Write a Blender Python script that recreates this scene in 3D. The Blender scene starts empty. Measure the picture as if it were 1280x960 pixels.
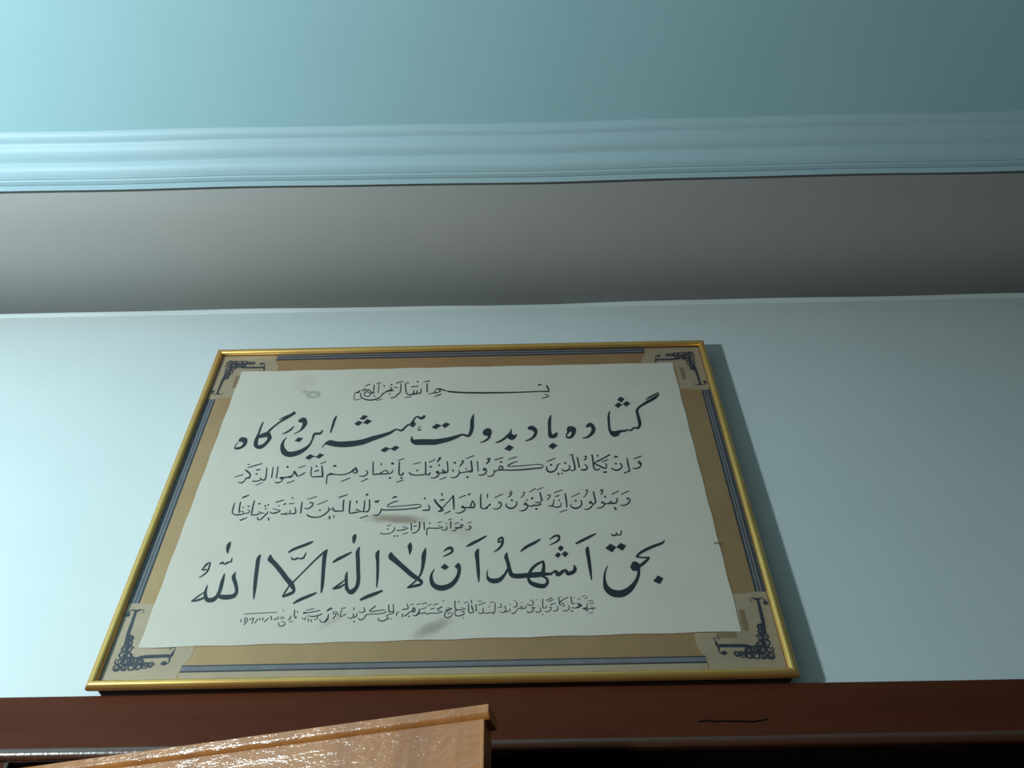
import bpy, bmesh, math, random
from mathutils import Vector, Matrix

S = bpy.context.scene
C = S.collection
rnd = random.Random(7)

# ------------------------------------------------------------------ camera
cam_d = bpy.data.cameras.new('camera')
cam_d.sensor_width = 36.0
cam_d.lens = 36.0 * 1040 / 1280
cam_d.clip_start = 0.01
cam = bpy.data.objects.new('camera', cam_d)
C.objects.link(cam)
_p, _r, _y = math.radians(47.9977), math.radians(-0.9007), math.radians(-0.3078)
_f = Vector((math.sin(_y) * math.cos(_p), math.cos(_y) * math.cos(_p), math.sin(_p)))
_rt = Vector((math.cos(_y), -math.sin(_y), 0))
_up = _rt.cross(_f)
_R = _rt * math.cos(_r) + _up * math.sin(_r)
_U = -_rt * math.sin(_r) + _up * math.cos(_r)
cam.matrix_world = Matrix(((_R.x, _U.x, -_f.x, 0), (_R.y, _U.y, -_f.y, -1.0), (_R.z, _U.z, -_f.z, 1.6), (0, 0, 0, 1)))
S.camera = cam

# ------------------------------------------------------------------ world, lamp, exposure
w = bpy.data.worlds.new('world')
S.world = w
w.use_nodes = True
w.node_tree.nodes['Background'].inputs[0].default_value = (0.5, 0.7, 0.8, 1)
w.node_tree.nodes['Background'].inputs[1].default_value = 0.02

ld = bpy.data.lights.new('lamp_bulb', 'POINT')      # the one cold white bulb that lights the room, left of the camera
ld.energy = 83
ld.color = (0.78, 0.97, 1.0)
ld.shadow_soft_size = 0.05
lo = bpy.data.objects.new('lamp_bulb', ld)
lo.location = (-1.38, -1.16, 1.95)
C.objects.link(lo)

S.view_settings.view_transform = 'Standard'
S.view_settings.look = 'None'
S.view_settings.gamma = 1
S.view_settings.use_curve_mapping = False
S.view_settings.exposure = 0.0

# ------------------------------------------------------------------ helpers
def mk(name, verts, faces, mats, parent=None, smooth=False, mi=None):
    me = bpy.data.meshes.new(name)
    me.from_pydata([tuple(v) for v in verts], [], faces)
    for m in (mats if isinstance(mats, (list, tuple)) else [mats]):
        me.materials.append(m)
    if mi:
        for p, i in zip(me.polygons, mi):
            p.material_index = i
    if smooth:
        for p in me.polygons:
            p.use_smooth = True
    me.update()
    bm = bmesh.new(); bm.from_mesh(me)
    bmesh.ops.recalc_face_normals(bm, faces=bm.faces)
    bm.to_mesh(me); bm.free()
    o = bpy.data.objects.new(name, me)
    C.objects.link(o)
    if parent:
        o.parent = parent
    return o

def box(x0, x1, y0, y1, z0, z1):
    v = [(x, y, z) for x in (x0, x1) for y in (y0, y1) for z in (z0, z1)]
    f = [(0, 1, 3, 2), (4, 6, 7, 5), (0, 4, 5, 1), (2, 3, 7, 6), (0, 2, 6, 4), (1, 5, 7, 3)]
    return v, f

def boxes(*bs):
    V, F = [], []
    for b in bs:
        v, f = box(*b)
        n = len(V)
        V += v
        F += [tuple(i + n for i in q) for q in f]
    return V, F

def bevel(o, wd, seg=2):
    m = o.modifiers.new('bevel', 'BEVEL'); m.width = wd; m.segments = seg; m.limit_method = 'ANGLE'
    return o

def tag(o, label=None, cat=None, kind=None):
    if label: o['label'] = label
    if cat: o['category'] = cat
    if kind: o['kind'] = kind
    return o

def sweep_x(name, prof, xs, wob, mat, parent=None, smooth=True, close=True):
    """profile [(y, z)] swept along x; wob(x, i) gives a small (dy, dz)"""
    n = len(prof); V = []; F = []
    for x in xs:
        for i, (y, z) in enumerate(prof):
            a, b = wob(x, i)
            V.append((x, y + a, z + b))
    for k in range(len(xs) - 1):
        for i in range(n if close else n - 1):
            j = (i + 1) % n
            F.append((k * n + i, k * n + j, (k + 1) * n + j, (k + 1) * n + i))
    if close:
        F.append(tuple(range(n))); F.append(tuple((len(xs) - 1) * n + i for i in reversed(range(n))))
    return mk(name, V, F, mat, parent, smooth)

# ------------------------------------------------------------------ materials
def new_mat(name):
    m = bpy.data.materials.new(name); m.use_nodes = True
    nt = m.node_tree
    return m, nt, nt.nodes['Principled BSDF']

def N(nt, t, **kw):
    n = nt.nodes.new(t)
    for k, v in kw.items():
        if k in n.inputs.keys(): n.inputs[k].default_value = v
        else: setattr(n, k, v)
    return n

def noise(nt, scale, detail=4, stretch=None, rough=0.6):
    tc = N(nt, 'ShaderNodeTexCoord')
    n = N(nt, 'ShaderNodeTexNoise'); n.inputs['Scale'].default_value = scale
    n.inputs['Detail'].default_value = detail; n.inputs['Roughness'].default_value = rough
    if stretch:
        mp = N(nt, 'ShaderNodeMapping'); mp.inputs['Scale'].default_value = stretch
        nt.links.new(tc.outputs['Object'], mp.inputs[0]); nt.links.new(mp.outputs[0], n.inputs['Vector'])
    else:
        nt.links.new(tc.outputs['Object'], n.inputs['Vector'])
    return n

def ramp(nt, src, stops):
    r = N(nt, 'ShaderNodeValToRGB')
    while len(r.color_ramp.elements) < len(stops): r.color_ramp.elements.new(0.5)
    for e, (p, c) in zip(r.color_ramp.elements, stops):
        e.position = p; e.color = (*c, 1)
    nt.links.new(src, r.inputs[0])
    return r

def simple(name, col, rough=0.5, metal=0.0, var=0.05, nscale=20, bump=0.0, bscale=200, stretch=None, spec=0.5, coat=0.0):
    m, nt, b = new_mat(name)
    n = noise(nt, nscale, 5, stretch)
    lo_ = tuple(max(0, c * (1 - var)) for c in col); hi = tuple(min(1, c * (1 + var)) for c in col)
    r = ramp(nt, n.outputs[0], [(0.3, lo_), (0.7, hi)])
    nt.links.new(r.outputs[0], b.inputs['Base Color'])
    b.inputs['Roughness'].default_value = rough; b.inputs['Metallic'].default_value = metal
    b.inputs['Specular IOR Level'].default_value = spec
    b.inputs['Coat Weight'].default_value = coat
    b.inputs['Coat Roughness'].default_value = 0.12
    if bump:
        n2 = noise(nt, bscale, 3, stretch)
        bp = N(nt, 'ShaderNodeBump'); bp.inputs['Strength'].default_value = bump; bp.inputs['Distance'].default_value = 0.001
        nt.links.new(n2.outputs[0], bp.inputs['Height']); nt.links.new(bp.outputs[0], b.inputs['Normal'])
    return m

M_wall = simple('wall_paint', (0.76, 0.82, 0.83), 0.55, var=0.02, nscale=6, bump=0.12, bscale=90)
M_ceil = simple('blue_ceiling_paint', (0.40, 0.62, 0.68), 0.6, var=0.02, nscale=5, bump=0.12, bscale=80)
M_mould = simple('pale_blue_moulding_paint', (0.51, 0.69, 0.77), 0.5, var=0.02, nscale=8, bump=0.1, bscale=100)
M_taupe = simple('taupe_border_paint', (0.375, 0.35, 0.335), 0.6, var=0.02, nscale=6, bump=0.12, bscale=80)
M_floor = simple('floor_tile', (0.14, 0.09, 0.06), 0.6, var=0.1, nscale=3)
M_warm = simple('warm_bounce_wall_paint', (0.34, 0.22, 0.15), 0.8)  # brown chosen so the unseen front wall bounces warm fill into the shadows
M_far = simple('low_bounce_wall_paint', (0.07, 0.12, 0.13), 0.8)  # dark teal chosen so the unseen side walls bounce little light
M_hall = simple('hall_paint', (0.10, 0.08, 0.07), 0.8)
M_gold = simple('gold_frame', (0.98, 0.56, 0.17), 0.34, metal=0.75, var=0.12, nscale=9, bump=0.1, bscale=60, stretch=(1, 1, 1))
M_side = simple('frame_side', (0.045, 0.012, 0.006), 0.5, var=0.2, spec=0.15)
M_ink = simple('black_ink', (0.012, 0.015, 0.024), 0.55, var=0.2, nscale=60)
M_ink2 = simple('faint_ink', (0.035, 0.040, 0.045), 0.6, var=0.2, nscale=60)
M_print = simple('blue_black_print', (0.035, 0.036, 0.055), 0.6, var=0.2, nscale=80)
M_bluegrey = simple('blue_grey_print', (0.20, 0.19, 0.21), 0.5, var=0.1, nscale=80)
M_mat = simple('gold_tan_mat_print', (0.66, 0.36, 0.17), 0.40, metal=0.68, var=0.06, nscale=25)
M_patch = simple('parchment_patch_print', (0.56, 0.40, 0.265), 0.48, metal=0.25, var=0.08, nscale=30)
M_olive = simple('olive_bar_print', (0.30, 0.19, 0.10), 0.5)
M_back = simple('backing_board', (0.2, 0.13, 0.08), 0.8)

def wood(name, dark, light, rough, coat, bump, stretch, sc=6.0, scratch=None):
    m, nt, b = new_mat(name)
    n = noise(nt, sc, 6, stretch, 0.65)
    r = ramp(nt, n.outputs[0], [(0.3, dark), (0.72, light)])
    col = r.outputs[0]
    if scratch:
        x0, x1, z0 = scratch
        tc = N(nt, 'ShaderNodeTexCoord'); sp = N(nt, 'ShaderNodeSeparateXYZ')
        nt.links.new(tc.outputs['Object'], sp.inputs[0])
        nn = noise(nt, 38, 3, (1, 0.0, 0.0))
        # a thin worn crack: |z - z0 - wobble| < width, only between x0 and x1
        def mth(op, a, bb):
            k = N(nt, 'ShaderNodeMath'); k.operation = op
            for i, v in enumerate((a, bb)):
                if isinstance(v, (int, float)): k.inputs[i].default_value = v
                else: nt.links.new(v, k.inputs[i])
            return k.outputs[0]
        wv = mth('MULTIPLY', mth('SUBTRACT', nn.outputs[0], 0.5), 0.010)
        dz = mth('ABSOLUTE', mth('SUBTRACT', mth('SUBTRACT', sp.outputs[2], z0), wv), 0)
        inz = mth('LESS_THAN', dz, 0.0012)
        inx = mth('MULTIPLY', mth('GREATER_THAN', sp.outputs[0], x0), mth('LESS_THAN', sp.outputs[0], x1))
        mx = N(nt, 'ShaderNodeMix'); mx.data_type = 'RGBA'
        nt.links.new(mth('MULTIPLY', inz, inx), mx.inputs[0]); nt.links.new(col, mx.inputs[6])
        mx.inputs[7].default_value = (0.006, 0.003, 0.002, 1)
        col = mx.outputs[2]
    nt.links.new(col, b.inputs['Base Color'])
    b.inputs['Roughness'].default_value = rough
    b.inputs['Coat Weight'].default_value = coat
    b.inputs['Coat Roughness'].default_value = 0.33 if bump < 0.9 else 0.22
    b.inputs['Coat IOR'].default_value = 1.7
    n2 = noise(nt, 45, 4, (1, 1, 0.5), 0.7) if bump < 0.9 else noise(nt, 62, 5, (0.35, 0.35, 1), 0.6)
    bp = N(nt, 'ShaderNodeBump'); bp.inputs['Strength'].default_value = bump; bp.inputs['Distance'].default_value = 0.004 if bump < 0.9 else 0.0036
    nt.links.new(n2.outputs[0], bp.inputs['Height']); nt.links.new(bp.outputs[0], b.inputs['Normal']) if bump < 0.9 else None
    nt.links.new(bp.outputs[0], b.inputs['Coat Normal'])
    return m

M_casing = wood('dark_red_brown_wood', (0.085, 0.020, 0.009), (0.125, 0.034, 0.015), 0.45, 0.0, 0.10, (0.3, 3, 3), scratch=(0.215, 0.300, 2.0735))
M_casing.node_tree.nodes['Principled BSDF'].inputs['Specular IOR Level'].default_value = 0.12
M_bead = wood('varnished_bead_wood', (0.07, 0.02, 0.01), (0.11, 0.035, 0.018), 0.22, 1.0, 0.25, (0.3, 3, 3))
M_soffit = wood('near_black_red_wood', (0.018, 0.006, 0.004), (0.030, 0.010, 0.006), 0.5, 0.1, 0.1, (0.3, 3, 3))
M_door = wood('varnished_orange_brown_wood', (0.36, 0.105, 0.018), (0.64, 0.235, 0.045), 0.45, 1.0, 1.0, (5, 5, 0.35), 5.0)

# paper: aged cream with the stains that belong to it
def paper_mat():
    m, nt, b = new_mat('aged_cream_paper')
    n = noise(nt, 9, 6, None, 0.6)
    r = ramp(nt, n.outputs[0], [(0.3, (0.76, 0.675, 0.58)), (0.7, (0.82, 0.73, 0.63))])
    col = r.outputs[0]
    tc = N(nt, 'ShaderNodeTexCoord')
    ns = noise(nt, 40, 5, None, 0.7)
    def stain(col, cx, cz, rx, rz, rot, c, k, ring=False):
        mp = N(nt, 'ShaderNodeMapping'); mp.vector_type = 'TEXTURE'
        mp.inputs['Location'].default_value = (cx, 0, cz)
        mp.inputs['Rotation'].default_value = (0, rot, 0)
        mp.inputs['Scale'].default_value = (rx, 1, rz)
        nt.links.new(tc.outputs['Object'], mp.inputs[0])
        ln = N(nt, 'ShaderNodeVectorMath'); ln.operation = 'LENGTH'
        nt.links.new(mp.outputs[0], ln.inputs[0])
        ad = N(nt, 'ShaderNodeMath'); ad.operation = 'MULTIPLY_ADD'
        nt.links.new(ns.outputs[0], ad.inputs[0]); ad.inputs[1].default_value = 0.9
        nt.links.new(ln.outputs['Value'], ad.inputs[2])
        st = [(0.75, (k,) * 3), (1.35, (0,) * 3)] if not ring else [(0.7, (0.25 * k,) * 3), (1.1, (k,) * 3), (1.4, (0,) * 3)]
        mr = N(nt, 'ShaderNodeMath'); mr.operation = 'MULTIPLY'; mr.inputs[1].default_value = 0.6
        nt.links.new(ad.outputs[0], mr.inputs[0])
        rr = ramp(nt, mr.outputs[0], [(p * 0.6, q) for p, q in st])
        mx = N(nt, 'ShaderNodeMix'); mx.data_type = 'RGBA'
        nt.links.new(rr.outputs[0], mx.inputs[0]); nt.links.new(col, mx.inputs[6]); mx.inputs[7].default_value = (*c, 1)
        return mx.outputs[2]
    col = stain(col, -0.262, 0.214, 0.010, 0.006, 0.2, (0.34, 0.31, 0.25), 0.6)
    col = stain(col, -0.247, 0.207, 0.017, 0.012, 0.2, (0.30, 0.28, 0.24), 0.6, True)
    col = stain(col, -0.268, 0.238, 0.03, 0.03, 0.0, (0.70, 0.58, 0.46), 0.4)
    col = stain(col, -0.074, -0.073, 0.062, 0.013, 0.08, (0.40, 0.29, 0.22), 0.9)
    col = stain(col, -0.012, -0.258, 0.036, 0.013, -0.45, (0.40, 0.33, 0.26), 0.75)
    col = stain(col, -0.145, -0.243, 0.030, 0.006, -0.6, (0.55, 0.36, 0.24), 0.4)
    col = stain(col, 0.018, -0.095, 0.030, 0.020, 0.3, (0.52, 0.42, 0.36), 0.3)
    nt.links.new(col, b.inputs['Base Color'])
    b.inputs['Roughness'].default_value = 0.7
    b.inputs['Specular IOR Level'].default_value = 0.3
    return m
M_paper = paper_mat()

def glass_mat():
    m = bpy.data.materials.new('clear_glass'); m.use_nodes = True
    nt = m.node_tree; nt.nodes.remove(nt.nodes['Principled BSDF'])
    out = nt.nodes['Material Output']
    t = N(nt, 'ShaderNodeBsdfTransparent'); g = N(nt, 'ShaderNodeBsdfGlossy'); g.inputs['Roughness'].default_value = 0.08
    nz = noise(nt, 3, 2)
    rr = ramp(nt, nz.outputs[0], [(0.3, (0.985, 0.99, 0.99)), (0.7, (0.99, 0.995, 0.99))])
    nt.links.new(rr.outputs[0], t.inputs['Color'])
    fr = N(nt, 'ShaderNodeLayerWeight'); fr.inputs['Blend'].default_value = 0.5
    pw = N(nt, 'ShaderNodeMath'); pw.operation = 'POWER'; pw.inputs[1].default_value = 5.0
    nt.links.new(fr.outputs['Facing'], pw.inputs[0])
    ma = N(nt, 'ShaderNodeMath'); ma.operation = 'MULTIPLY_ADD'; ma.inputs[1].default_value = 0.9; ma.inputs[2].default_value = 0.02
    nt.links.new(pw.outputs[0], ma.inputs[0])
    fr = ma
    mx = N(nt, 'ShaderNodeMixShader')
    nt.links.new(fr.outputs[0], mx.inputs[0]); nt.links.new(t.outputs[0], mx.inputs[1]); nt.links.new(g.outputs[0], mx.inputs[2])
    nt.links.new(mx.outputs[0], out.inputs['Surface'])
    return m
M_glass = glass_mat()

# ------------------------------------------------------------------ room shell
ZC = 2.948                       # ceiling height
XL, XR, YF = -4.0, 4.0, -4.5     # left, right and front walls
OX0, OX1, OZ = -0.610, 0.80, 2.040   # doorway

v, f = boxes((XL, OX0, 0, 0.14, 0, ZC + 0.05), (OX1, XR, 0, 0.14, 0, ZC + 0.05), (OX0, OX1, 0, 0.14, OZ + 0.02, ZC + 0.05))
tag(mk('wall_back', v, f, M_wall), 'pale bluish white painted wall above the door behind the frame', 'wall', 'structure')
v, f = box(XL - 0.1, XL, YF, 0.0, 0, ZC + 0.05); tag(mk('wall_left', v, f, M_far), 'side wall out of view on the left, darkened to cut bounced light', 'wall', 'structure')
v, f = box(XR, XR + 0.1, YF, 0.0, 0, ZC + 0.05); tag(mk('wall_right', v, f, M_far), 'side wall out of view on the right, darkened to cut bounced light', 'wall', 'structure')
v, f = box(XL - 0.1, XR + 0.1, YF - 0.1, YF, 0, ZC + 0.05); tag(mk('wall_front', v, f, M_warm), 'wall out of view behind the camera, coloured warm brown for bounced light', 'wall', 'structure')
v, f = box(XL - 0.1, XR + 0.1, YF - 0.1, 2.0, -0.1, 0); tag(mk('floor', v, f, M_floor), 'brown floor out of view below', 'floor', 'structure')
v, f = boxes((-1.6, 1.8, 1.9, 2.0, 0, 2.6), (-1.7, -1.6, 0.14, 2.0, 0, 2.6), (1.8, 1.9, 0.14, 2.0, 0, 2.6), (-1.7, 1.9, 0.14, 2.0, 2.6, 2.7))
tag(mk('wall_hall', v, f, M_hall), 'dark space beyond the open doorway', 'wall', 'structure')

def wv(x, a=1.0, s=0.0):
    return a * (0.0014 * math.sin(2.9 * x + 1 + s) + 0.0009 * math.sin(7.3 * x + 2 * s) + 0.0005 * math.sin(17 * x + s))

v, f = box(XL - 0.1, XR + 0.1, YF - 0.1, 0.14, ZC, ZC + 0.1)
ceil = tag(mk('ceiling', v, f, M_ceil), 'pale teal blue painted ceiling above the moulding', 'ceiling', 'structure')
xs = [XL + i * (XR - XL) / 180 for i in range(181)]
# taupe painted border of the ceiling between the wall and the moulding
sweep_x('ceiling_border', [(0.0, ZC + 0.002), (0.0, ZC - 0.0006), (-0.30, ZC - 0.0006), (-0.30, ZC + 0.002)], xs, lambda x, i: (0, 0), M_taupe, ceil)
# soft plaster fillet where the wall meets the border, a little uneven as it was trowelled
fil = [(0.002, ZC - 0.010), (-0.0003, ZC - 0.010), (-0.0008, ZC - 0.007), (-0.0022, ZC - 0.004), (-0.0034, ZC - 0.0015), (-0.0034, ZC + 0.002), (0.002, ZC + 0.002)]
def fw(x, i):
    k = (i in (2, 3, 4))
    return (wv(x, 1.3, 1.0) * (1 if i in (3, 4, 5) else 0.4 if i == 2 else 0), wv(x, 1.5, 0.4) * (1 if i in (3, 4) else 0))
o = sweep_x('trim_1', fil, xs, fw, M_wall, None, True)
tag(o, 'uneven white plaster edge where the wall meets the grey border', 'plaster edge', 'structure')

# cornice moulding on the ceiling
prof = [(-0.2800, ZC + 0.002), (-0.2800, 2.9365), (-0.2812, 2.9345), (-0.2900, 2.9338), (-0.2908, 2.9352), (-0.2922, 2.9365),
        (-0.2928, 2.9325), (-0.2940, 2.9315), (-0.3026, 2.9280), (-0.3040, 2.9290), (-0.3052, 2.9315)]
def torus(y0, z0, y1, z1, bulge, n=10):
    return [(y0 + (y1 - y0) * i / n, z0 + (z1 - z0) * i / n - bulge * math.sin(math.pi * (i / n) ** 1.15)) for i in range(n + 1)]
prof += torus(-0.3064, 2.9278, -0.3330, 2.9360, 0.0062)
prof += torus(-0.3348, 2.9360, -0.3645, 2.9425, 0.0058)
prof += torus(-0.3662, 2.9430, -0.3855, 2.9478, 0.0040)
prof += [(-0.3865, ZC + 0.002)]
o = sweep_x('trim_2', prof, xs, lambda x, i: (wv(x, 1.0, 0.7), wv(x, 0.3, 2.0) if i not in (0, len(prof) - 1) else 0), M_mould, None, True)
try:
    for p in o.data.polygons: p.use_smooth = True
    o.data.set_sharp_from_angle(angle=math.radians(32))
except Exception: pass
tag(o, 'ribbed pale blue plaster moulding running along the ceiling', 'moulding', 'structure')

# ------------------------------------------------------------------ door casing and lining
cx0, cx1 = -0.80, 0.98
cprof = [(0.0, 2.1245), (-0.010, 2.1240), (-0.0145, 2.1222), (-0.0158, 2.1195), (-0.0162, 2.0720), (-0.0170, 2.0660), (-0.0190, 2.0590),
         (-0.0215, 2.0530), (-0.0215, 2.0400), (0.0, 2.0400)]
xs2 = [cx0 + i * (cx1 - cx0) / 60 for i in range(61)]
cas = sweep_x('trim_3', cprof, xs2, lambda x, i: (0, wv(x, 0.25, 1)), M_casing, None, True)
cas.data.set_sharp_from_angle(angle=math.radians(50))
tag(cas, 'dark red brown wooden door casing with a rounded lower bead under the frame', 'door casing', 'structure')
bd = [(-0.0212 - 0.0048 * math.sin(math.pi * i / 8), 2.0402 + 0.0068 * (1 - math.cos(math.pi * i / 8))) for i in range(9)]
sweep_x('bead', bd, xs2, lambda x, i: (0, wv(x, 0.25, 1)), M_bead, cas, True)
for s, (a, b) in enumerate(((cx0, OX0 - 0.004), (OX1 + 0.004, cx1))):
    v, f = box(a, b, -0.016, 0.0, 0, 2.0398)
    bevel(mk('casing_upright', v, f, M_casing, cas), 0.003)
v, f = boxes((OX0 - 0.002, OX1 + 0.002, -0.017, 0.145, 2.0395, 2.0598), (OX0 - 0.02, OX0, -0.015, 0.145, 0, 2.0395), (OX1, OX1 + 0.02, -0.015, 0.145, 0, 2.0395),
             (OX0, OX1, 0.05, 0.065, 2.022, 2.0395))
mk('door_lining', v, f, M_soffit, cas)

# ------------------------------------------------------------------ the open door leaf
# local frame: x runs from the free edge back to the hinge, y away from the camera side, z up
ANG = math.radians(13.6)
dr = bpy.data.objects.new('door_1', None); C.objects.link(dr)
dr.location = (-0.0350, -0.1470, 0.0)
dr.rotation_euler = (0, 0, 0)
LW = 0.585
def leaf_pts(v):
    ux = Vector((-math.cos(ANG), math.sin(ANG), 0)); uy = Vector((math.sin(ANG), math.cos(ANG), 0))
    return [ux * a + uy * b + Vector((0, 0, c)) for a, b, c in v]
def leaf(name, v, f, mat, parent, bv=0.0):
    o = mk(name, leaf_pts(v), f, mat, parent)
    if bv: bevel(o, bv)
    return o
tag(dr, 'glossy orange brown wooden door leaf standing ajar under the dark casing', 'door', 'structure')
v, f = box(0.006, LW, 0.005, 0.036, 0.01, 2.0275)
slab = leaf('door_panel', v, f, M_door, dr, 0.0025)
# proud cap along the top with a hollowed underside
pr = [(0.0, 2.0350), (0.0, 2.0265), (0.0012, 2.0245), (0.0030, 2.0225), (0.0058, 2.0205), (0.0058, 2.0205), (0.034, 2.0205), (0.036, 2.0350)]
pr = [pr[i] for i in (0, 1, 2, 3, 4, 6, 7)]
V = []; F = []; n = len(pr)
for a in (0.0, LW + 0.002):
    for (b, c) in pr: V.append((a, b, c))
for i in range(n):
    j = (i + 1) % n; F.append((i, j, n + j, n + i))
F.append(tuple(range(n))); F.append(tuple(range(2 * n - 1, n - 1, -1)))
leaf('top_strip', V, F, M_door, dr, 0.0008)
# thin raised lip down the free edge, and a fielded panel lower down
v, f = box(0.0055, 0.0095, 0.0030, 0.0060, 0.01, 2.0203)
leaf('edge_lip', v, f, M_door, dr, 0.0008)
v, f = box(0.10, LW - 0.10, 0.0, 0.006, 1.10, 1.86)
leaf('raised_panel', v, f, M_door, dr, 0.004)
v, f = box(0.10, LW - 0.10, 0.0, 0.006, 0.15, 0.90)
leaf('raised_panel', v, f, M_door, dr, 0.004)

# ------------------------------------------------------------------ the framed calligraphy
CX, CZ = -0.105, 2.464            # paper centre on the wall
fr = bpy.data.objects.new('framed_calligraphy', None); C.objects.link(fr)
fr.location = (CX, 0.0, CZ)
tag(fr, 'gold framed black calligraphy on aged cream paper hung above the door casing', 'picture')
def T(x, z, y): return (x, y, z)   # children share the thing's origin

X0, X1, Z0, Z1 = -0.4437, 0.4553, -0.3380, 0.3286
FW = 0.0118
# rail profile (inset from the outer edge, y); the gold turns over the front, the sides are dark wood
rp = [(0.0100, -0.0150), (0.0016, -0.0160), (0.0006, -0.0185), (0.0000, -0.0225), (0.0010, -0.0262), (0.0030, -0.0283), (0.0055, -0.0290), (0.0080, -0.0286),
      (0.0102, -0.0268), (0.0114, -0.0242), (0.0118, -0.0216), (0.0118, -0.0150)]
gold = [0, 0, 1, 1, 1, 1, 1, 1, 1, 1, 0, 0]
def rail(corners):
    (ax, az), (bx, bz), (cx_, cz_), (dx, dz) = corners   # outer a, outer b, inward direction at a and b
    V = []; F = []; mi = []; n = len(rp)
    for (px, pz, ix, iz) in ((ax, az, cx_, cz_), (bx, bz, dx, dz)):
        for (d, y) in rp: V.append((px + ix * d, y, pz + iz * d))
    for i in range(n):
        j = (i + 1) % n; F.append((i, j, n + j, n + i)); mi.append(0 if gold[i] else 1)
    F.append(tuple(range(n))); mi.append(1); F.append(tuple(range(2 * n - 1, n - 1, -1))); mi.append(1)
    o = mk('rail', V, F, [M_gold, M_side], fr, True, mi)
    o.data.set_sharp_from_angle(angle=math.radians(50))
    return o
g = 0.00025
rail(((X0, Z0), (X1, Z0), (1, 1), (-1, 1)))
rail(((X0, Z1), (X1, Z1), (1, -1), (-1, -1)))
rail(((X0, Z0 + g), (X0, Z1 - g), (1, 1), (1, -1)))
rail(((X1, Z0 + g), (X1, Z1 - g), (-1, 1), (-1, -1)))
v, f = box(X0 + 0.0135, X1 - 0.0085, -0.0152, 0.0, Z0 + 0.0012, Z1 - 0.0060)
bevel(mk('backing_board', v, f, M_side, fr), 0.0008)
YM = -0.0190
v, f = box(X0 + 0.0095, X1 - 0.0095, YM, -0.0150, Z0 + 0.0095, Z1 - 0.0095)
mb = mk('mat_board', v, f, M_mat, fr)
v, f = box(X0 + 0.0100, X1 - 0.0100, -0.0236, -0.0218, Z0 + 0.0100, Z1 - 0.0100)
mk('glass_pane', v, f, M_glass, fr)

def slab_poly(name, polys, y, th, mat, parent):
    """flat polygons (x, z) given a hair of thickness, front at y"""
    V = []; F = []
    for P in polys:
        n = len(P); k = len(V)
        V += [(p[0], y, p[1]) for p in P] + [(p[0], y + th, p[1]) for p in P]
        F.append(tuple(range(k, k + n))); F.append(tuple(range(k + 2 * n - 1, k + n - 1, -1)))
        for i in range(n):
            j = (i + 1) % n; F.append((k + i, k + j, k + n + j, k + n + i))
    return mk(name, V, F, mat, parent)

# corner patches of the mat print, one drawn for the lower right and mirrored
IX0, IX1, IZ0, IZ1 = X0 + 0.0100, X1 - 0.0100, Z0 + 0.0100, Z1 - 0.0100
def corner(sx, sz):
    ox = IX1 if sx > 0 else IX0; oz = IZ1 if sz > 0 else IZ0
    L, Hh, inn = 0.101, 0.114, 0.052
    pts = [(0, 0), (L - 0.001, 0), (L - 0.001, 0.012), (L + 0.002, 0.022), (L + 0.008, 0.032), (L + 0.010, 0.040), (L + 0.009, inn + 0.004), (inn, inn + 0.004),
           (inn, Hh), (0.030, Hh + 0.002), (0.014, Hh + 0.004), (0, Hh + 0.003)]
    return [(ox - sx * a, oz - sz * b) for a, b in pts]
for sx, sz in ((1, -1), (-1, -1), (1, 1), (-1, 1)):
    slab_poly('corner_patch', [corner(sx, sz)], YM - 0.0003, 0.0003, M_patch, mb)
    ox = IX1 if sx > 0 else IX0; oz = IZ1 if sz > 0 else IZ0
    def R(a0, a1, b0, b1): return [(ox - sx * a, oz - sz * b) for a, b in ((a0, b0), (a1, b0), (a1, b1), (a0, b1))]
    slab_poly('printed_bar', [R(0.056, 0.082, 0.048, 0.0555), R(0.038, 0.0455, 0.058, 0.090)], YM - 0.0005, 0.0002, M_olive, mb)
# printed border lines between the patches
def strip(x0, x1, z0, z1): return [(x0, z0), (x1, z0), (x1, z1), (x0, z1)]
hx0, hx1 = IX0 + 0.102, IX1 - 0.102
vz0, vz1 = IZ0 + 0.118, IZ1 - 0.118
y1 = YM - 0.0003; y2 = YM - 0.0005
slab_poly('border_band', [strip(hx0, hx1, IZ0 + 0.0005, IZ0 + 0.014)], y1, 0.0002, M_patch, mb)
slab_poly('border_band', [strip(hx0, hx1, IZ0 + 0.0155, IZ0 + 0.0225)], y1, 0.0002, M_bluegrey, mb)
slab_poly('border_band', [strip(hx0, hx1, IZ1 - 0.014, IZ1 - 0.001)], y1, 0.0002, M_bluegrey, mb)
slab_poly('border_band', [strip(IX0 + 0.002, IX0 + 0.0155, vz0, vz1)], y1, 0.0002, M_bluegrey, mb)
slab_poly('border_band', [strip(IX1 - 0.0155, IX1 - 0.002, vz0, vz1)], y1, 0.0002, M_bluegrey, mb)
slab_poly('border_line', [strip(hx0, hx1, IZ0 + 0.0130, IZ0 + 0.0150)], y2, 0.0002, M_print, mb)
slab_poly('border_line', [strip(hx0, hx1, IZ0 + 0.0215, IZ0 + 0.0230)], y2, 0.0002, M_print, mb)
slab_poly('border_line', [strip(hx0, hx1, IZ1 - 0.0160, IZ1 - 0.0125)], y2, 0.0002, M_print, mb)
slab_poly('border_line', [strip(hx0, hx1, IZ1 - 0.0090, IZ1 - 0.0060)], y2, 0.0002, M_print, mb)
for s, e in ((1, IX0), (-1, IX1)):
    for a, b in ((0.0035, 0.0065), (0.0095, 0.0108), (0.0140, 0.0165)):
        slab_poly('border_line', [strip(min(e + s * a, e + s * b), max(e + s * a, e + s * b), vz0, vz1)], y2, 0.0002, M_print, mb)

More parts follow.
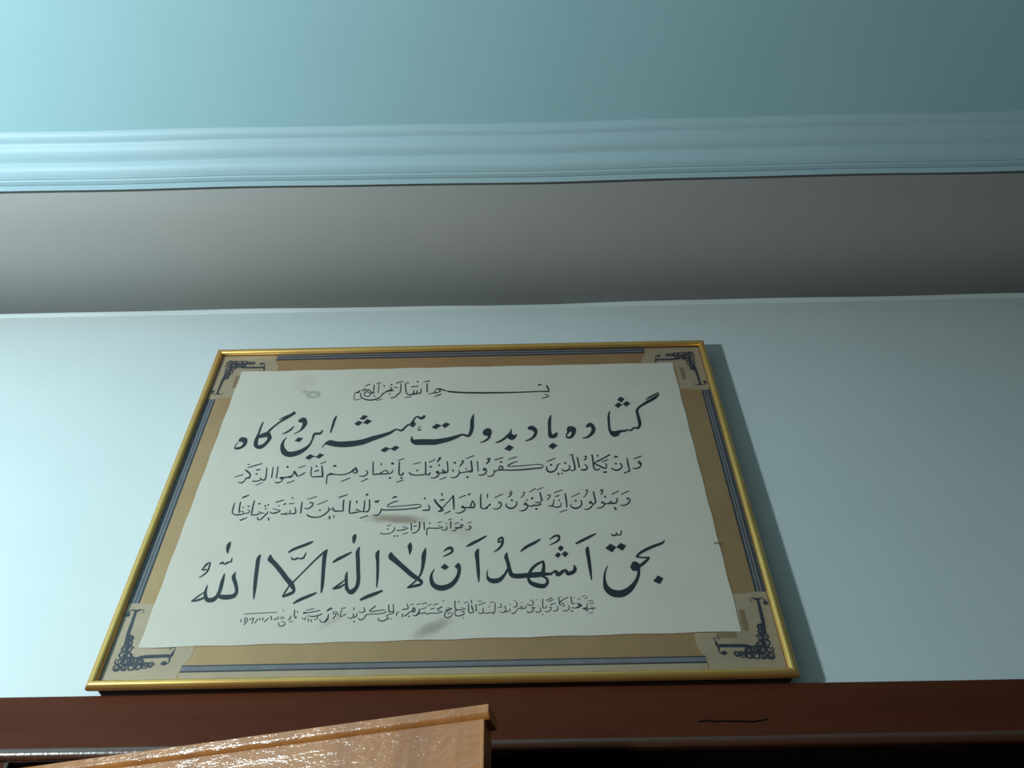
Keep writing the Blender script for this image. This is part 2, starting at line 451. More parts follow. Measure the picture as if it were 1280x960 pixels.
# ---- the ink: each stroke is a pair of edges (left | right) in tenths of a millimetre on the sheet
INK = {
 'invocation': """
-1734,1913 -1746,2035 -1737,2084 -1687,2077 -1665,2137 | -1749,1915 -1760,2039 -1747,2102 -1706,2116 -1685,2158
-1730,1894 -1627,1920 | -1735,1911 -1632,1937
-1655,2136 -1586,2134 -1502,2152 | -1658,2158 -1590,2156 -1509,2179
-1632,2181 -1496,2132 | -1631,2203 -1495,2153
-1587,2239 -1546,2278 -1503,2300 | -1597,2258 -1555,2299 -1511,2321
-1555,2002 -1577,2061 -1542,2098 -1501,2077 -1482,2035 -1518,2004 -1563,2021 | -1569,1994 -1594,2071 -1548,2122 -1492,2095 -1466,2024 -1513,1980 -1564,1997
-1500,2134 -1453,2074 -1403,2060 | -1490,2151 -1447,2095 -1403,2084
-1444,2291 -1439,2177 -1443,2093 -1483,2076 | -1426,2288 -1420,2172 -1427,2076 -1474,2050
-1656,2090 -1636,1969 -1554,1905 -1457,1878 -1365,1898 -1293,1957 -1242,2047 -1187,2101 | -1644,2091 -1620,1986 -1551,1935 -1461,1912 -1375,1931 -1307,1979 -1255,2066 -1198,2122
-1359,2300 -1350,2072 | -1343,2297 -1333,2069
-1395,2301 -1315,2342 | -1402,2322 -1321,2360
-1417,2001 -1392,1971 | -1406,2022 -1381,1992
-1349,1872 -1247,1909 | -1354,1890 -1252,1927
-1275,2280 -1256,2233 | -1260,2290 -1242,2243
-1272,2025 -1201,2085 -1141,2116 -1099,2188 -1156,2234 | -1281,2044 -1213,2115 -1157,2149 -1118,2189 -1160,2214
-1147,2286 -1120,2253 | -1134,2313 -1106,2280
-1191,2103 -1070,2118 | -1197,2142 -1074,2143
-1135,2020 -1120,2058 | -1148,2033 -1134,2070
-1112,1927 -1051,1937 -1006,1984 -994,2044 | -1117,1954 -1059,1963 -1021,2002 -1012,2054
-1071,2198 -1014,2196 | -1073,2222 -1016,2221
-1049,2312 -921,2355 | -1055,2337 -927,2379
-975,2311 -965,2163 -974,2068 -1021,2040 | -956,2310 -946,2159 -958,2051 -1012,2015
-898,2307 -878,2157 -858,2061 -816,2000 | -878,2309 -858,2160 -841,2073 -803,2020
-879,2308 -818,2318 | -883,2331 -822,2340
-778,2201 -725,2210 -649,2220 | -782,2225 -729,2235 -652,2244
-807,1998 -716,2013 -711,2128 | -812,2022 -738,2047 -728,2134
-724,2011 -657,2026 -658,2128 | -730,2049 -677,2053 -674,2132
-655,2023 -590,2050 -592,2172 | -663,2055 -609,2070 -608,2175
-693,2351 -663,2317 | -680,2379 -650,2345
-863,1934 -751,1953 | -867,1955 -754,1974
-512,2297 -500,2069 | -489,2296 -478,2067
-571,2324 -456,2350 | -575,2343 -462,2380
-464,2003 -390,2032 -314,2039 -245,2095 -325,2164 -369,2059 | -469,2020 -395,2053 -320,2065 -271,2096 -320,2143 -356,2047
-346,1942 -234,2001 | -352,1962 -243,2031
-323,2142 -247,2122 -152,2079 18,2043 | -322,2166 -243,2159 -150,2105 19,2078
-121,2056 109,2024 491,2002 947,2002 1252,2009 1465,2020 1618,2012 1644,2065 1614,2197 | -121,2091 108,2064 490,2045 947,2037 1252,2039 1466,2047 1617,2047 1624,2060 1588,2181
1459,2174 1482,2192 1517,2196 | 1451,2189 1476,2229 1518,2218
1506,1850 1598,1873 1640,1915 | 1504,1871 1594,1896 1632,1932
1563,1938 1598,1920 | 1569,1966 1605,1956
""",
 'blessing': """
-3499,952 -3453,944 -3461,945 -3439,919 -3457,850 -3516,826 -3534,816 -3544,861 -3520,939 | -3510,967 -3496,1055 -3393,1019 -3375,883 -3426,804 -3498,773 -3554,796 -3558,870 -3533,950
-3250,1108 -3266,966 -3239,834 -3144,773 -3067,821 -3014,931 -2990,1040 -3064,1158 -3147,1148 -3219,1089 | -3206,1087 -3198,947 -3182,878 -3164,866 -3111,885 -3062,972 -3065,1042 -3074,1049 -3105,1041 -3190,1024
-3217,1413 -3237,1311 -3244,1167 -3248,1086 | -3196,1400 -3206,1294 -3210,1150 -3214,1069
-3061,1133 -3004,1260 -2912,1381 -2808,1473 -2688,1595 | -3100,1176 -3030,1292 -2936,1417 -2843,1530 -2726,1658
-2945,1444 -2852,1508 -2773,1561 | -2954,1461 -2867,1539 -2786,1588
-2574,1372 -2539,1371 -2540,1374 -2533,1303 -2555,1194 -2639,1120 | -2605,1449 -2538,1498 -2459,1379 -2477,1262 -2536,1168 -2630,1103
-2676,1297 -2723,1223 -2781,1163 -2835,1120 | -2658,1277 -2698,1189 -2763,1130 -2827,1102
-2741,1039 -2792,954 -2807,824 -2753,663 -2629,585 -2503,609 -2398,689 -2322,815 -2291,963 -2283,1060 -2267,1073 -2186,1087 -2160,1184 | -2731,1028 -2762,934 -2743,826 -2694,748 -2639,706 -2544,715 -2445,765 -2357,851 -2321,980 -2319,1084 -2287,1131 -2210,1133 -2175,1198
P -2597,943 -2547,1028 -2463,1006 -2512,913
P -2357,561 -2286,640 -2207,595 -2285,511
P -2183,575 -2132,655 -2056,620 -2126,532
-2226,575 -2161,568 | -2228,597 -2163,589
-1994,1526 -2030,1427 -2038,1257 -2042,1120 | -1978,1515 -1986,1404 -2001,1240 -2022,1111
P -1592,1435 -1527,1529 -1448,1495 -1512,1406
P -1665,1318 -1599,1393 -1519,1349 -1590,1264
P -1518,1335 -1456,1432 -1368,1376 -1439,1295
-2107,772 -2069,852 -2000,821 -1868,786 -1718,777 -1574,798 -1431,840 -1296,913 -1162,980 -1025,1059 -939,1149 -846,1114 -777,1209 -736,1258 | -2119,783 -2085,879 -2016,946 -1879,915 -1742,915 -1604,927 -1468,957 -1332,1016 -1189,1063 -1050,1118 -948,1186 -860,1163 -799,1241 -760,1294
P -747,1265 -696,1358 -617,1293 -662,1201
-656,1295 -649,1387 -612,1442 -533,1383 -475,1455 | -698,1315 -676,1411 -618,1480 -543,1449 -506,1503
-535,1235 -586,1193 -564,1119 -517,1158 | -529,1221 -574,1184 -560,1154 -524,1175
P -1155,699 -1077,769 -1002,728 -1086,643
P -994,718 -923,795 -848,753 -925,668
-1016,716 -972,707 | -1016,738 -972,729
-675,997 -682,887 -602,804 -466,795 -323,794 | -659,997 -638,926 -597,927 -475,929 -331,923
-381,793 -278,793 -190,817 -48,863 78,933 169,992 259,953 322,1024 350,1178 347,1344 352,1494 | -391,922 -293,922 -212,932 -70,959 58,1002 165,1038 251,1011 271,1059 288,1191 288,1357 336,1501
P -357,1199 -274,1288 -191,1240 -281,1149
P -191,1240 -122,1310 -46,1267 -129,1172
576,1019 585,947 537,882 457,829 | 640,1006 618,918 552,847 462,813
P 496,1046 513,1107 541,1141 592,1160 636,1130 654,1062 637,1002 594,969 543,978 514,999
917,1020 863,947 781,868 708,823 | 948,968 886,903 796,828 712,806
P 897,975 933,1034 978,1150 976,1023 1019,978 1070,1010 1047,921 1003,872 953,873 918,904
P 852,669 931,765 1009,704 944,618
1259,1099 1299,1088 1337,1060 1345,996 1282,902 1195,851 | 1251,1130 1316,1197 1400,1105 1385,966 1298,863 1199,833
1638,1435 1591,1316 1581,1073 1590,910 1698,901 1737,1023 | 1656,1427 1642,1307 1632,1078 1652,981 1667,986 1727,1034
P 1566,711 1644,788 1723,729 1637,642
1912,989 1962,1067 1949,1041 1968,1018 1937,932 1895,928 1890,963 1922,1031 | 1891,1001 1917,1154 2030,1136 2029,995 1957,883 1877,890 1868,971 1907,1045
2214,1121 2281,1140 2299,1099 2290,1034 2227,936 2138,883 | 2207,1144 2294,1238 2368,1129 2339,991 2243,892 2141,865
2634,1511 2593,1375 2581,1192 2584,1018 2655,890 2743,962 2801,1003 2854,1002 2886,1039 2948,1017 3007,1077 3074,1063 3138,1178 3136,1366 3129,1503 3193,1595 3310,1676 3455,1779 3544,1893 | 2648,1507 2630,1372 2619,1197 2627,1049 2685,1030 2728,1040 2800,1054 2850,1052 2887,1071 2945,1061 3003,1114 3058,1113 3087,1183 3083,1353 3085,1520 3175,1638 3294,1737 3435,1845 3535,1916
3287,1760 3389,1827 3535,1930 | 3282,1779 3380,1864 3529,1956
P 2796,1774 2859,1861 2928,1802 2870,1709
P 2735,1639 2812,1720 2873,1656 2796,1575
P 2881,1672 2954,1748 3017,1683 2937,1602
""",
 'first_verse': """
-3400,166 -3275,216 | -3406,180 -3283,234
-3325,61 -3257,38 -3219,91 -3209,156 | -3326,77 -3268,66 -3233,104 -3224,164
-3276,318 -3228,272 -3176,218 -3181,173 -3219,158 | -3269,338 -3214,301 -3154,225 -3157,145 -3207,131
-3236,358 -3125,401 -3016,450 | -3244,376 -3135,425 -3023,466
-3252,431 -3218,431 | -3256,450 -3222,448
-2944,368 -2926,264 -2915,141 -2931,114 -2968,132 -2985,158 | -2925,366 -2907,261 -2893,131 -2920,82 -2975,113 -2996,150
-2975,124 -3016,96 -3072,90 -3101,91 | -2965,106 -3006,73 -3065,66 -3095,67
-3079,223 -3045,219 | -3084,248 -3049,244
-3087,303 -3023,314 | -3095,327 -3031,339
-3028,-14 -2929,44 | -3035,-1 -2937,59
-2842,374 -2820,144 | -2825,371 -2801,140
-2766,380 -2741,134 | -2748,377 -2722,130
-2745,47 -2691,24 -2636,60 -2622,124 | -2746,62 -2699,51 -2649,75 -2640,135
-2662,108 -2615,117 -2572,139 -2508,135 -2480,180 -2458,233 -2443,193 -2419,159 | -2674,168 -2626,157 -2580,163 -2528,181 -2496,197 -2470,269 -2420,212 -2406,167
-2482,244 -2457,273 | -2494,260 -2472,293
-2408,153 -2364,173 -2336,190 -2292,240 | -2417,173 -2373,192 -2349,211 -2302,254
-2608,346 -2579,364 | -2624,372 -2601,400
-2543,18 -2434,68 | -2550,34 -2442,87
-2418,335 -2313,383 | -2425,351 -2320,400
-2224,366 -2208,196 -2161,137 -2029,139 -1996,159 -2047,385 | -2208,363 -2191,198 -2162,161 -2036,167 -2024,162 -2068,384
-2152,247 -2080,279 | -2161,271 -2088,299
-2154,395 -2146,355 | -2132,395 -2127,354
-2084,413 -1996,467 | -2091,429 -2004,484
-1917,-11 -1924,82 -1926,162 -1879,176 -1824,178 -1703,167 -1610,197 -1552,233 -1518,267 -1488,303 -1511,345 | -1932,-9 -1942,85 -1943,177 -1892,224 -1826,203 -1708,192 -1619,220 -1569,261 -1542,305 -1506,315 -1525,322
-1507,306 -1492,248 -1499,220 -1545,240 | -1487,312 -1461,241 -1492,192 -1548,221
-1871,351 -1842,354 -1828,356 | -1878,367 -1851,395 -1826,376
-1700,31 -1562,104 | -1706,46 -1570,122
-1435,141 -1366,127 -1307,168 -1298,228 -1340,278 | -1436,157 -1372,151 -1322,186 -1318,221 -1348,268
-1386,16 -1282,81 | -1393,30 -1291,99
-1254,448 -1233,222 -1210,154 -1158,165 -1109,169 -1087,212 | -1235,447 -1212,222 -1203,179 -1164,197 -1118,191 -1101,225
-1112,170 -1040,166 -976,182 -997,250 -1054,259 -1096,193 | -1115,190 -1044,190 -993,203 -1006,230 -1046,240 -1086,181
-981,175 -920,189 -908,259 | -986,194 -933,209 -920,265
-1122,420 -1112,355 | -1104,420 -1100,355
-954,79 -933,71 | -949,115 -928,107
-941,377 -917,377 | -945,421 -921,420
-832,437 -827,292 -814,158 -749,139 -732,206 | -814,436 -805,291 -795,170 -764,171 -743,214
-853,455 -754,490 | -858,469 -760,510
-773,74 -749,69 | -772,111 -748,106
-828,-8 -726,36 | -834,9 -732,53
-656,201 -628,153 -550,130 -431,135 -384,160 | -645,214 -619,182 -551,154 -435,159 -391,179
-532,212 -507,253 | -546,229 -517,266
-415,426 -402,264 -389,146 -327,137 -307,194 | -394,426 -381,264 -372,160 -339,167 -318,203
-596,366 -479,407 | -600,382 -484,423
-346,399 -248,462 | -353,416 -254,479
-329,301 -311,290 | -318,336 -300,324
-219,400 -173,457 -163,518 -207,504 | -228,410 -196,480 -175,500 -201,484
-298,73 -237,67 -175,115 -172,186 -202,196 -207,199 -177,193 | -299,89 -243,91 -192,134 -190,173 -219,165 -218,225 -176,213
-173,161 -126,164 -68,169 -91,238 -124,217 -113,254 | -176,182 -130,192 -93,201 -98,212 -134,203 -127,261
-202,355 -181,314 | -185,371 -161,332
-73,423 -55,319 -51,212 -80,187 | -52,427 -37,320 -30,203 -69,167
-159,31 -49,80 | -164,46 -56,99
5,81 56,60 118,92 153,168 137,237 | 8,96 53,83 106,111 136,174 124,233
30,213 49,205 | 36,246 56,237
51,370 80,369 | 50,409 78,408
146,161 229,173 301,187 332,220 | 143,181 225,197 294,210 320,239
144,301 195,368 211,434 164,431 | 135,312 175,388 191,418 167,406
240,244 259,231 | 252,267 267,248
253,86 283,50 | 265,109 300,81
309,429 324,308 333,204 301,193 | 333,433 348,311 356,192 306,173
244,465 375,529 | 239,483 369,549
414,411 432,195 | 432,413 447,196
446,114 502,103 567,143 577,229 536,241 538,243 568,237 | 447,134 498,127 550,162 561,218 520,208 529,270 570,257
575,343 620,407 624,480 575,462 | 561,360 598,424 605,448 582,435
584,91 640,73 692,120 705,190 689,226 | 586,107 636,97 677,135 687,191 679,219
699,179 757,201 820,207 839,281 787,314 758,250 797,210 | 693,202 753,225 808,231 813,268 794,286 776,254 807,230
783,381 809,363 | 794,412 820,396
697,421 841,475 | 692,441 837,495
814,204 968,193 1182,202 1349,222 1446,236 1475,294 1423,328 1326,326 1135,308 945,297 910,292 973,340 1068,390 | 814,228 968,222 1181,233 1347,252 1440,259 1462,286 1421,309 1327,310 1136,289 945,278 897,301 966,363 1064,404
912,426 1058,485 | 909,442 1053,505
1522,281 1513,194 1566,134 1646,162 1688,222 1708,300 1745,316 | 1533,280 1535,208 1572,170 1637,187 1670,236 1695,316 1742,330
1579,293 1601,280 | 1592,329 1614,315
1534,368 1675,437 | 1529,386 1670,456
1688,129 1696,81 | 1708,137 1719,91
1745,130 1751,100 | 1765,139 1771,109
1800,330 1836,317 | 1809,361 1843,340
1755,201 1792,156 1872,180 1897,255 1878,300 | 1768,220 1796,184 1861,204 1879,255 1867,291
1931,510 1948,346 1956,208 1924,187 1893,201 | 1949,516 1972,353 1980,202 1925,163 1887,182
1892,499 1971,512 | 1891,513 1971,529
2012,459 2027,233 | 2034,464 2048,237
2057,177 2111,168 2161,189 2173,253 2137,311 | 2058,197 2110,204 2145,212 2152,243 2126,299
2123,379 2167,418 2172,486 2131,477 | 2116,392 2149,433 2152,463 2132,457
2250,511 2254,356 2256,225 2288,166 2349,176 2365,206 | 2272,515 2279,360 2280,234 2299,196 2345,199 2356,216
2545,518 2449,447 2335,377 2277,319 2358,244 2442,193 2481,255 2467,323 | 2554,492 2456,421 2343,351 2298,331 2372,273 2445,225 2463,257 2453,317
2342,509 2340,460 | 2361,511 2361,462
2404,337 2510,383 | 2401,355 2507,401
2406,107 2462,114 | 2406,139 2462,150
2540,217 2554,178 2615,148 2683,175 2725,249 2700,321 | 2551,227 2566,202 2618,181 2673,198 2703,250 2683,308
2607,291 2634,283 | 2615,325 2643,317
2625,420 2634,448 2649,443 2644,431 | 2613,423 2624,476 2667,463 2655,426
2802,422 2802,292 2811,149 | 2820,426 2826,298 2832,154
2729,87 2841,140 | 2725,110 2837,162
2878,187 2939,181 3002,216 3032,292 2996,357 2973,291 3013,280 | 2881,208 2938,205 2989,236 3010,287 2987,320 2989,306 3018,300
2917,388 3050,447 | 2914,406 3047,471
""",
 'small_phrase': """
-983,-984 -934,-1010 -845,-1001 -790,-966 -767,-900 -782,-873 | -979,-968 -935,-992 -849,-986 -800,-954 -779,-896 -791,-881
-748,-941 -713,-950 -662,-944 -618,-933 -572,-903 -624,-873 -658,-866 | -747,-926 -715,-932 -666,-927 -625,-912 -585,-903 -626,-889 -659,-880
-775,-1027 -770,-1060 | -758,-1026 -753,-1059
-729,-1029 -725,-1056 | -715,-1027 -711,-1055
-892,-860 -833,-840 | -896,-847 -837,-828
-879,-927 -863,-920 | -886,-906 -870,-900
-644,-1024 -564,-985 | -648,-1013 -569,-973
-544,-813 -530,-946 | -527,-813 -513,-946
-516,-995 -469,-1002 -430,-968 -402,-924 -399,-789 | -516,-979 -474,-983 -440,-955 -419,-918 -419,-786
-496,-879 -446,-875 | -499,-861 -450,-853
-495,-774 -487,-802 | -482,-770 -475,-798
-356,-790 -338,-944 | -339,-789 -324,-943
-279,-1040 -290,-960 -274,-920 -222,-920 -144,-924 -60,-907 -123,-857 | -293,-1041 -304,-957 -283,-900 -223,-902 -146,-903 -75,-896 -128,-873
-275,-820 -257,-833 | -266,-799 -248,-812
-149,-821 -72,-795 | -152,-809 -75,-783
-76,-957 -18,-957 12,-919 -8,-878 | -77,-942 -24,-939 -2,-915 -19,-886
-21,-832 -8,-845 | -11,-819 0,-835
41,-785 50,-925 | 58,-785 65,-925
11,-769 71,-749 | 7,-756 68,-737
75,-974 127,-970 152,-920 123,-921 179,-928 226,-908 205,-864 227,-869 236,-892 | 73,-960 119,-953 135,-920 120,-904 175,-900 205,-894 189,-854 234,-850 249,-884
109,-843 175,-823 | 105,-828 172,-809
204,-753 208,-780 | 223,-748 230,-775
272,-954 325,-961 368,-915 337,-872 321,-907 | 272,-940 319,-943 352,-908 337,-894 332,-914
303,-832 364,-813 | 300,-820 361,-800
""",
 'second_verse': """
-3284,-349 -3284,-459 -3271,-553 -3208,-599 -3116,-592 -3083,-565 -3109,-517 -3152,-515 | -3269,-354 -3262,-465 -3256,-546 -3211,-574 -3124,-570 -3098,-556 -3112,-530 -3149,-530
-3198,-329 -3189,-447 -3171,-550 | -3180,-333 -3168,-451 -3150,-553
-3176,-269 -3082,-207 | -3190,-244 -3091,-191
-3131,-455 -3115,-464 | -3127,-432 -3111,-441
-3061,-434 -3028,-442 | -3062,-412 -3030,-420
-3085,-577 -3018,-563 -3004,-510 -3048,-489 | -3092,-559 -3029,-547 -3017,-514 -3048,-503
-3109,-708 -3011,-652 | -3122,-684 -3019,-637
-2989,-311 -2989,-422 -2980,-539 -2968,-603 -2898,-605 -2854,-591 -2812,-549 -2880,-529 | -2971,-317 -2968,-428 -2959,-544 -2961,-582 -2905,-583 -2864,-570 -2827,-556 -2880,-545
-2889,-399 -2875,-386 | -2907,-373 -2894,-360
-2871,-632 -2854,-689 -2808,-699 -2762,-641 -2728,-583 -2720,-538 | -2859,-630 -2843,-673 -2819,-679 -2776,-625 -2743,-570 -2735,-529
-2821,-560 -2745,-597 | -2819,-546 -2743,-584
-2700,-549 -2656,-582 -2586,-571 -2537,-523 -2603,-491 -2664,-476 | -2695,-534 -2658,-560 -2597,-546 -2558,-523 -2603,-509 -2663,-492
-2589,-438 -2573,-439 | -2594,-416 -2578,-416
-2804,-437 -2777,-443 | -2805,-407 -2778,-417
-2758,-414 -2736,-410 | -2763,-388 -2739,-393
-2781,-492 -2753,-491 | -2786,-470 -2757,-472
-2707,-650 -2689,-711 | -2688,-648 -2670,-708
-2638,-370 -2523,-318 | -2648,-349 -2529,-303
-2528,-595 -2470,-603 -2429,-600 -2445,-553 | -2530,-582 -2475,-577 -2447,-582 -2456,-556
-2435,-600 -2387,-591 -2384,-515 | -2441,-582 -2400,-578 -2397,-510
-2375,-596 -2320,-599 -2292,-561 -2324,-462 | -2379,-574 -2331,-574 -2313,-556 -2338,-464
-2433,-403 -2355,-390 | -2438,-386 -2360,-373
-2421,-266 -2405,-297 | -2407,-256 -2389,-286
-2513,-421 -2476,-389 | -2522,-408 -2492,-367
-2251,-353 -2243,-471 -2234,-580 | -2233,-356 -2222,-475 -2215,-584
-2183,-496 -2122,-503 -2069,-455 -2061,-384 -2117,-362 -2113,-402 | -2185,-481 -2130,-483 -2085,-439 -2079,-393 -2108,-384 -2102,-402
-2166,-318 -2026,-263 | -2172,-305 -2032,-248
-2131,-615 -2087,-656 -1989,-678 -1899,-657 -1828,-593 -1795,-530 -1818,-466 | -2121,-596 -2084,-629 -1993,-654 -1909,-637 -1842,-575 -1813,-523 -1831,-470
-1995,-426 -1852,-350 | -2001,-413 -1859,-334
-1959,-534 -1929,-548 | -1957,-512 -1927,-523
-1791,-644 -1776,-709 | -1771,-642 -1754,-706
-1722,-638 -1711,-681 | -1705,-636 -1697,-680
-1806,-520 -1776,-524 -1748,-521 | -1807,-505 -1779,-507 -1751,-506
-1747,-528 -1716,-563 -1656,-565 -1582,-555 -1592,-431 -1593,-336 | -1738,-515 -1714,-538 -1661,-539 -1600,-538 -1612,-428 -1614,-331
-1761,-472 -1730,-547 | -1751,-467 -1715,-539
-1687,-298 -1557,-238 | -1696,-276 -1564,-222
-1514,-349 -1509,-475 -1491,-598 -1435,-607 -1368,-592 -1312,-568 -1377,-517 -1398,-536 | -1494,-352 -1488,-477 -1475,-587 -1440,-581 -1374,-570 -1332,-567 -1379,-543 -1388,-552
-1321,-577 -1274,-576 -1266,-483 -1276,-357 | -1323,-558 -1290,-561 -1285,-480 -1294,-355
-1268,-587 -1207,-581 -1184,-500 -1203,-336 | -1272,-565 -1221,-560 -1204,-496 -1223,-335
-1416,-354 -1406,-406 | -1396,-353 -1388,-405
-1314,-705 -1196,-658 | -1320,-689 -1202,-642
-1274,-268 -1253,-249 -1246,-253 | -1284,-257 -1266,-216 -1240,-237
-1127,-644 -1066,-663 -1016,-611 -1003,-543 | -1127,-630 -1072,-643 -1031,-597 -1023,-535
-1117,-401 -1082,-392 -1057,-362 | -1126,-364 -1094,-360 -1066,-347
-1078,-411 -1066,-373 | -1092,-400 -1077,-365
-1015,-551 -966,-560 -807,-560 -603,-550 | -1013,-518 -968,-534 -809,-537 -606,-528
-612,-460 -770,-471 -883,-483 -922,-479 -863,-420 -770,-385 | -609,-477 -768,-488 -881,-500 -935,-472 -871,-402 -776,-367
-860,-332 -832,-312 -800,-311 | -867,-321 -843,-283 -806,-277
-618,-551 -471,-532 -407,-491 -451,-445 -621,-461 | -622,-528 -476,-510 -420,-482 -450,-462 -619,-478
-389,-583 -332,-581 -283,-573 -271,-517 -301,-463 | -392,-565 -336,-555 -296,-551 -291,-520 -312,-471
-377,-348 -356,-356 | -373,-317 -352,-325
-232,-368 -170,-476 -108,-550 -81,-565 -138,-585 -104,-565 -8,-429 68,-312 | -212,-349 -147,-450 -88,-525 -66,-584 -143,-610 -113,-554 -18,-417 57,-299
55,-284 66,-440 82,-572 | 79,-283 93,-439 99,-571
-133,-392 -98,-389 -59,-371 | -136,-373 -104,-363 -64,-354
-117,-234 -113,-295 | -99,-234 -92,-294
-49,-656 44,-600 | -56,-639 37,-583
114,-630 168,-649 238,-613 268,-552 221,-489 200,-541 277,-544 345,-549 398,-541 410,-474 366,-392 344,-456 326,-515 | 116,-615 165,-627 228,-595 251,-555 216,-514 205,-520 276,-521 343,-519 381,-515 390,-480 362,-414 363,-466 339,-524
158,-346 266,-297 | 153,-330 261,-280
309,-301 322,-276 335,-259 | 298,-293 306,-258 328,-246
287,-280 299,-295 | 295,-269 307,-284
485,-264 479,-406 494,-553 563,-565 610,-520 | 500,-265 500,-406 513,-538 558,-543 600,-502
546,-570 594,-561 613,-515 639,-500 645,-471 | 544,-548 586,-545 601,-504 620,-476 636,-462
584,-265 588,-354 | 602,-265 600,-355
675,-569 740,-582 802,-536 814,-452 765,-427 770,-479 | 676,-555 736,-560 787,-521 797,-459 778,-453 784,-475
705,-358 832,-286 | 700,-342 826,-270
880,-464 870,-523 927,-577 992,-568 1047,-496 1040,-424 | 891,-466 889,-509 934,-545 982,-543 1030,-486 1028,-425
948,-415 973,-428 | 956,-385 982,-398
912,-353 962,-304 971,-243 918,-262 | 906,-342 948,-289 964,-260 924,-284
940,-209 968,-270 | 949,-202 977,-263
1076,-615 1135,-628 1198,-576 1212,-503 1167,-481 1167,-476 1196,-489 | 1077,-601 1130,-605 1183,-559 1194,-516 1149,-506 1162,-454 1201,-471
1202,-528 1272,-542 1311,-507 | 1204,-506 1269,-516 1301,-488
1294,-530 1364,-526 1418,-493 1367,-450 1318,-453 | 1293,-508 1360,-501 1398,-492 1361,-475 1318,-470
1183,-419 1202,-427 | 1189,-394 1209,-401
1271,-397 1290,-386 | 1263,-360 1284,-357
1323,-603 1343,-603 | 1324,-568 1344,-568
1107,-365 1157,-307 1169,-244 1130,-262 | 1100,-355 1145,-296 1158,-254 1138,-279
1389,-257 1397,-341 1411,-416 1383,-440 | 1410,-253 1420,-334 1434,-423 1391,-456
1241,-258 1342,-185 | 1235,-244 1335,-170
1351,-223 1457,-169 | 1347,-209 1453,-153
1508,-539 1579,-547 1572,-508 | 1509,-524 1575,-525 1561,-515
1585,-537 1611,-448 1606,-401 | 1569,-530 1596,-444 1594,-403
1574,-545 1631,-569 1687,-563 1715,-525 1711,-470 | 1579,-527 1634,-544 1681,-538 1701,-519 1699,-472
1506,-419 1551,-361 1557,-303 1504,-314 | 1499,-410 1539,-351 1549,-319 1508,-336
1676,-439 1695,-439 | 1677,-413 1697,-413
1625,-351 1662,-353 1699,-321 | 1626,-335 1658,-335 1693,-308
1613,-283 1749,-226 | 1610,-268 1746,-211
1775,-289 1781,-423 1787,-569 | 1793,-285 1805,-420 1804,-567
1679,-667 1800,-619 | 1676,-651 1797,-603
1847,-502 1858,-568 1919,-605 1984,-580 2032,-515 2026,-429 | 1858,-497 1874,-548 1922,-572 1974,-557 2013,-508 2008,-432
1919,-451 1944,-459 | 1927,-420 1951,-428
1875,-374 2012,-297 | 1870,-361 2007,-281
2049,-614 2113,-619 2178,-566 2196,-495 2154,-473 2156,-467 2178,-493 | 2050,-599 2109,-597 2165,-551 2180,-506 2133,-497 2158,-445 2188,-479
2210,-259 2216,-372 2224,-469 2186,-515 | 2229,-254 2238,-366 2247,-476 2197,-531
2064,-384 2117,-311 2142,-229 2097,-233 | 2057,-375 2106,-302 2128,-235 2102,-259
2236,-589 2294,-602 2360,-556 2374,-484 2343,-479 2357,-468 | 2239,-575 2292,-580 2347,-541 2355,-497 2318,-501 2344,-454
2362,-529 2426,-520 2489,-513 2478,-453 2437,-477 | 2362,-510 2425,-494 2477,-489 2472,-475 2442,-493
2483,-521 2546,-506 2579,-438 2562,-395 | 2482,-495 2535,-483 2559,-435 2550,-404
2374,-356 2385,-402 | 2393,-345 2407,-389
2499,-590 2518,-641 | 2519,-573 2546,-616
2332,-338 2371,-271 2363,-216 2318,-248 | 2323,-331 2354,-264 2357,-243 2328,-270
2491,-338 2613,-267 | 2486,-323 2609,-251
2602,-548 2660,-560 2738,-516 2773,-432 2724,-395 2720,-450 | 2605,-533 2659,-538 2726,-498 2754,-437 2728,-427 2735,-446
2639,-342 2768,-271 | 2635,-327 2764,-255
""",
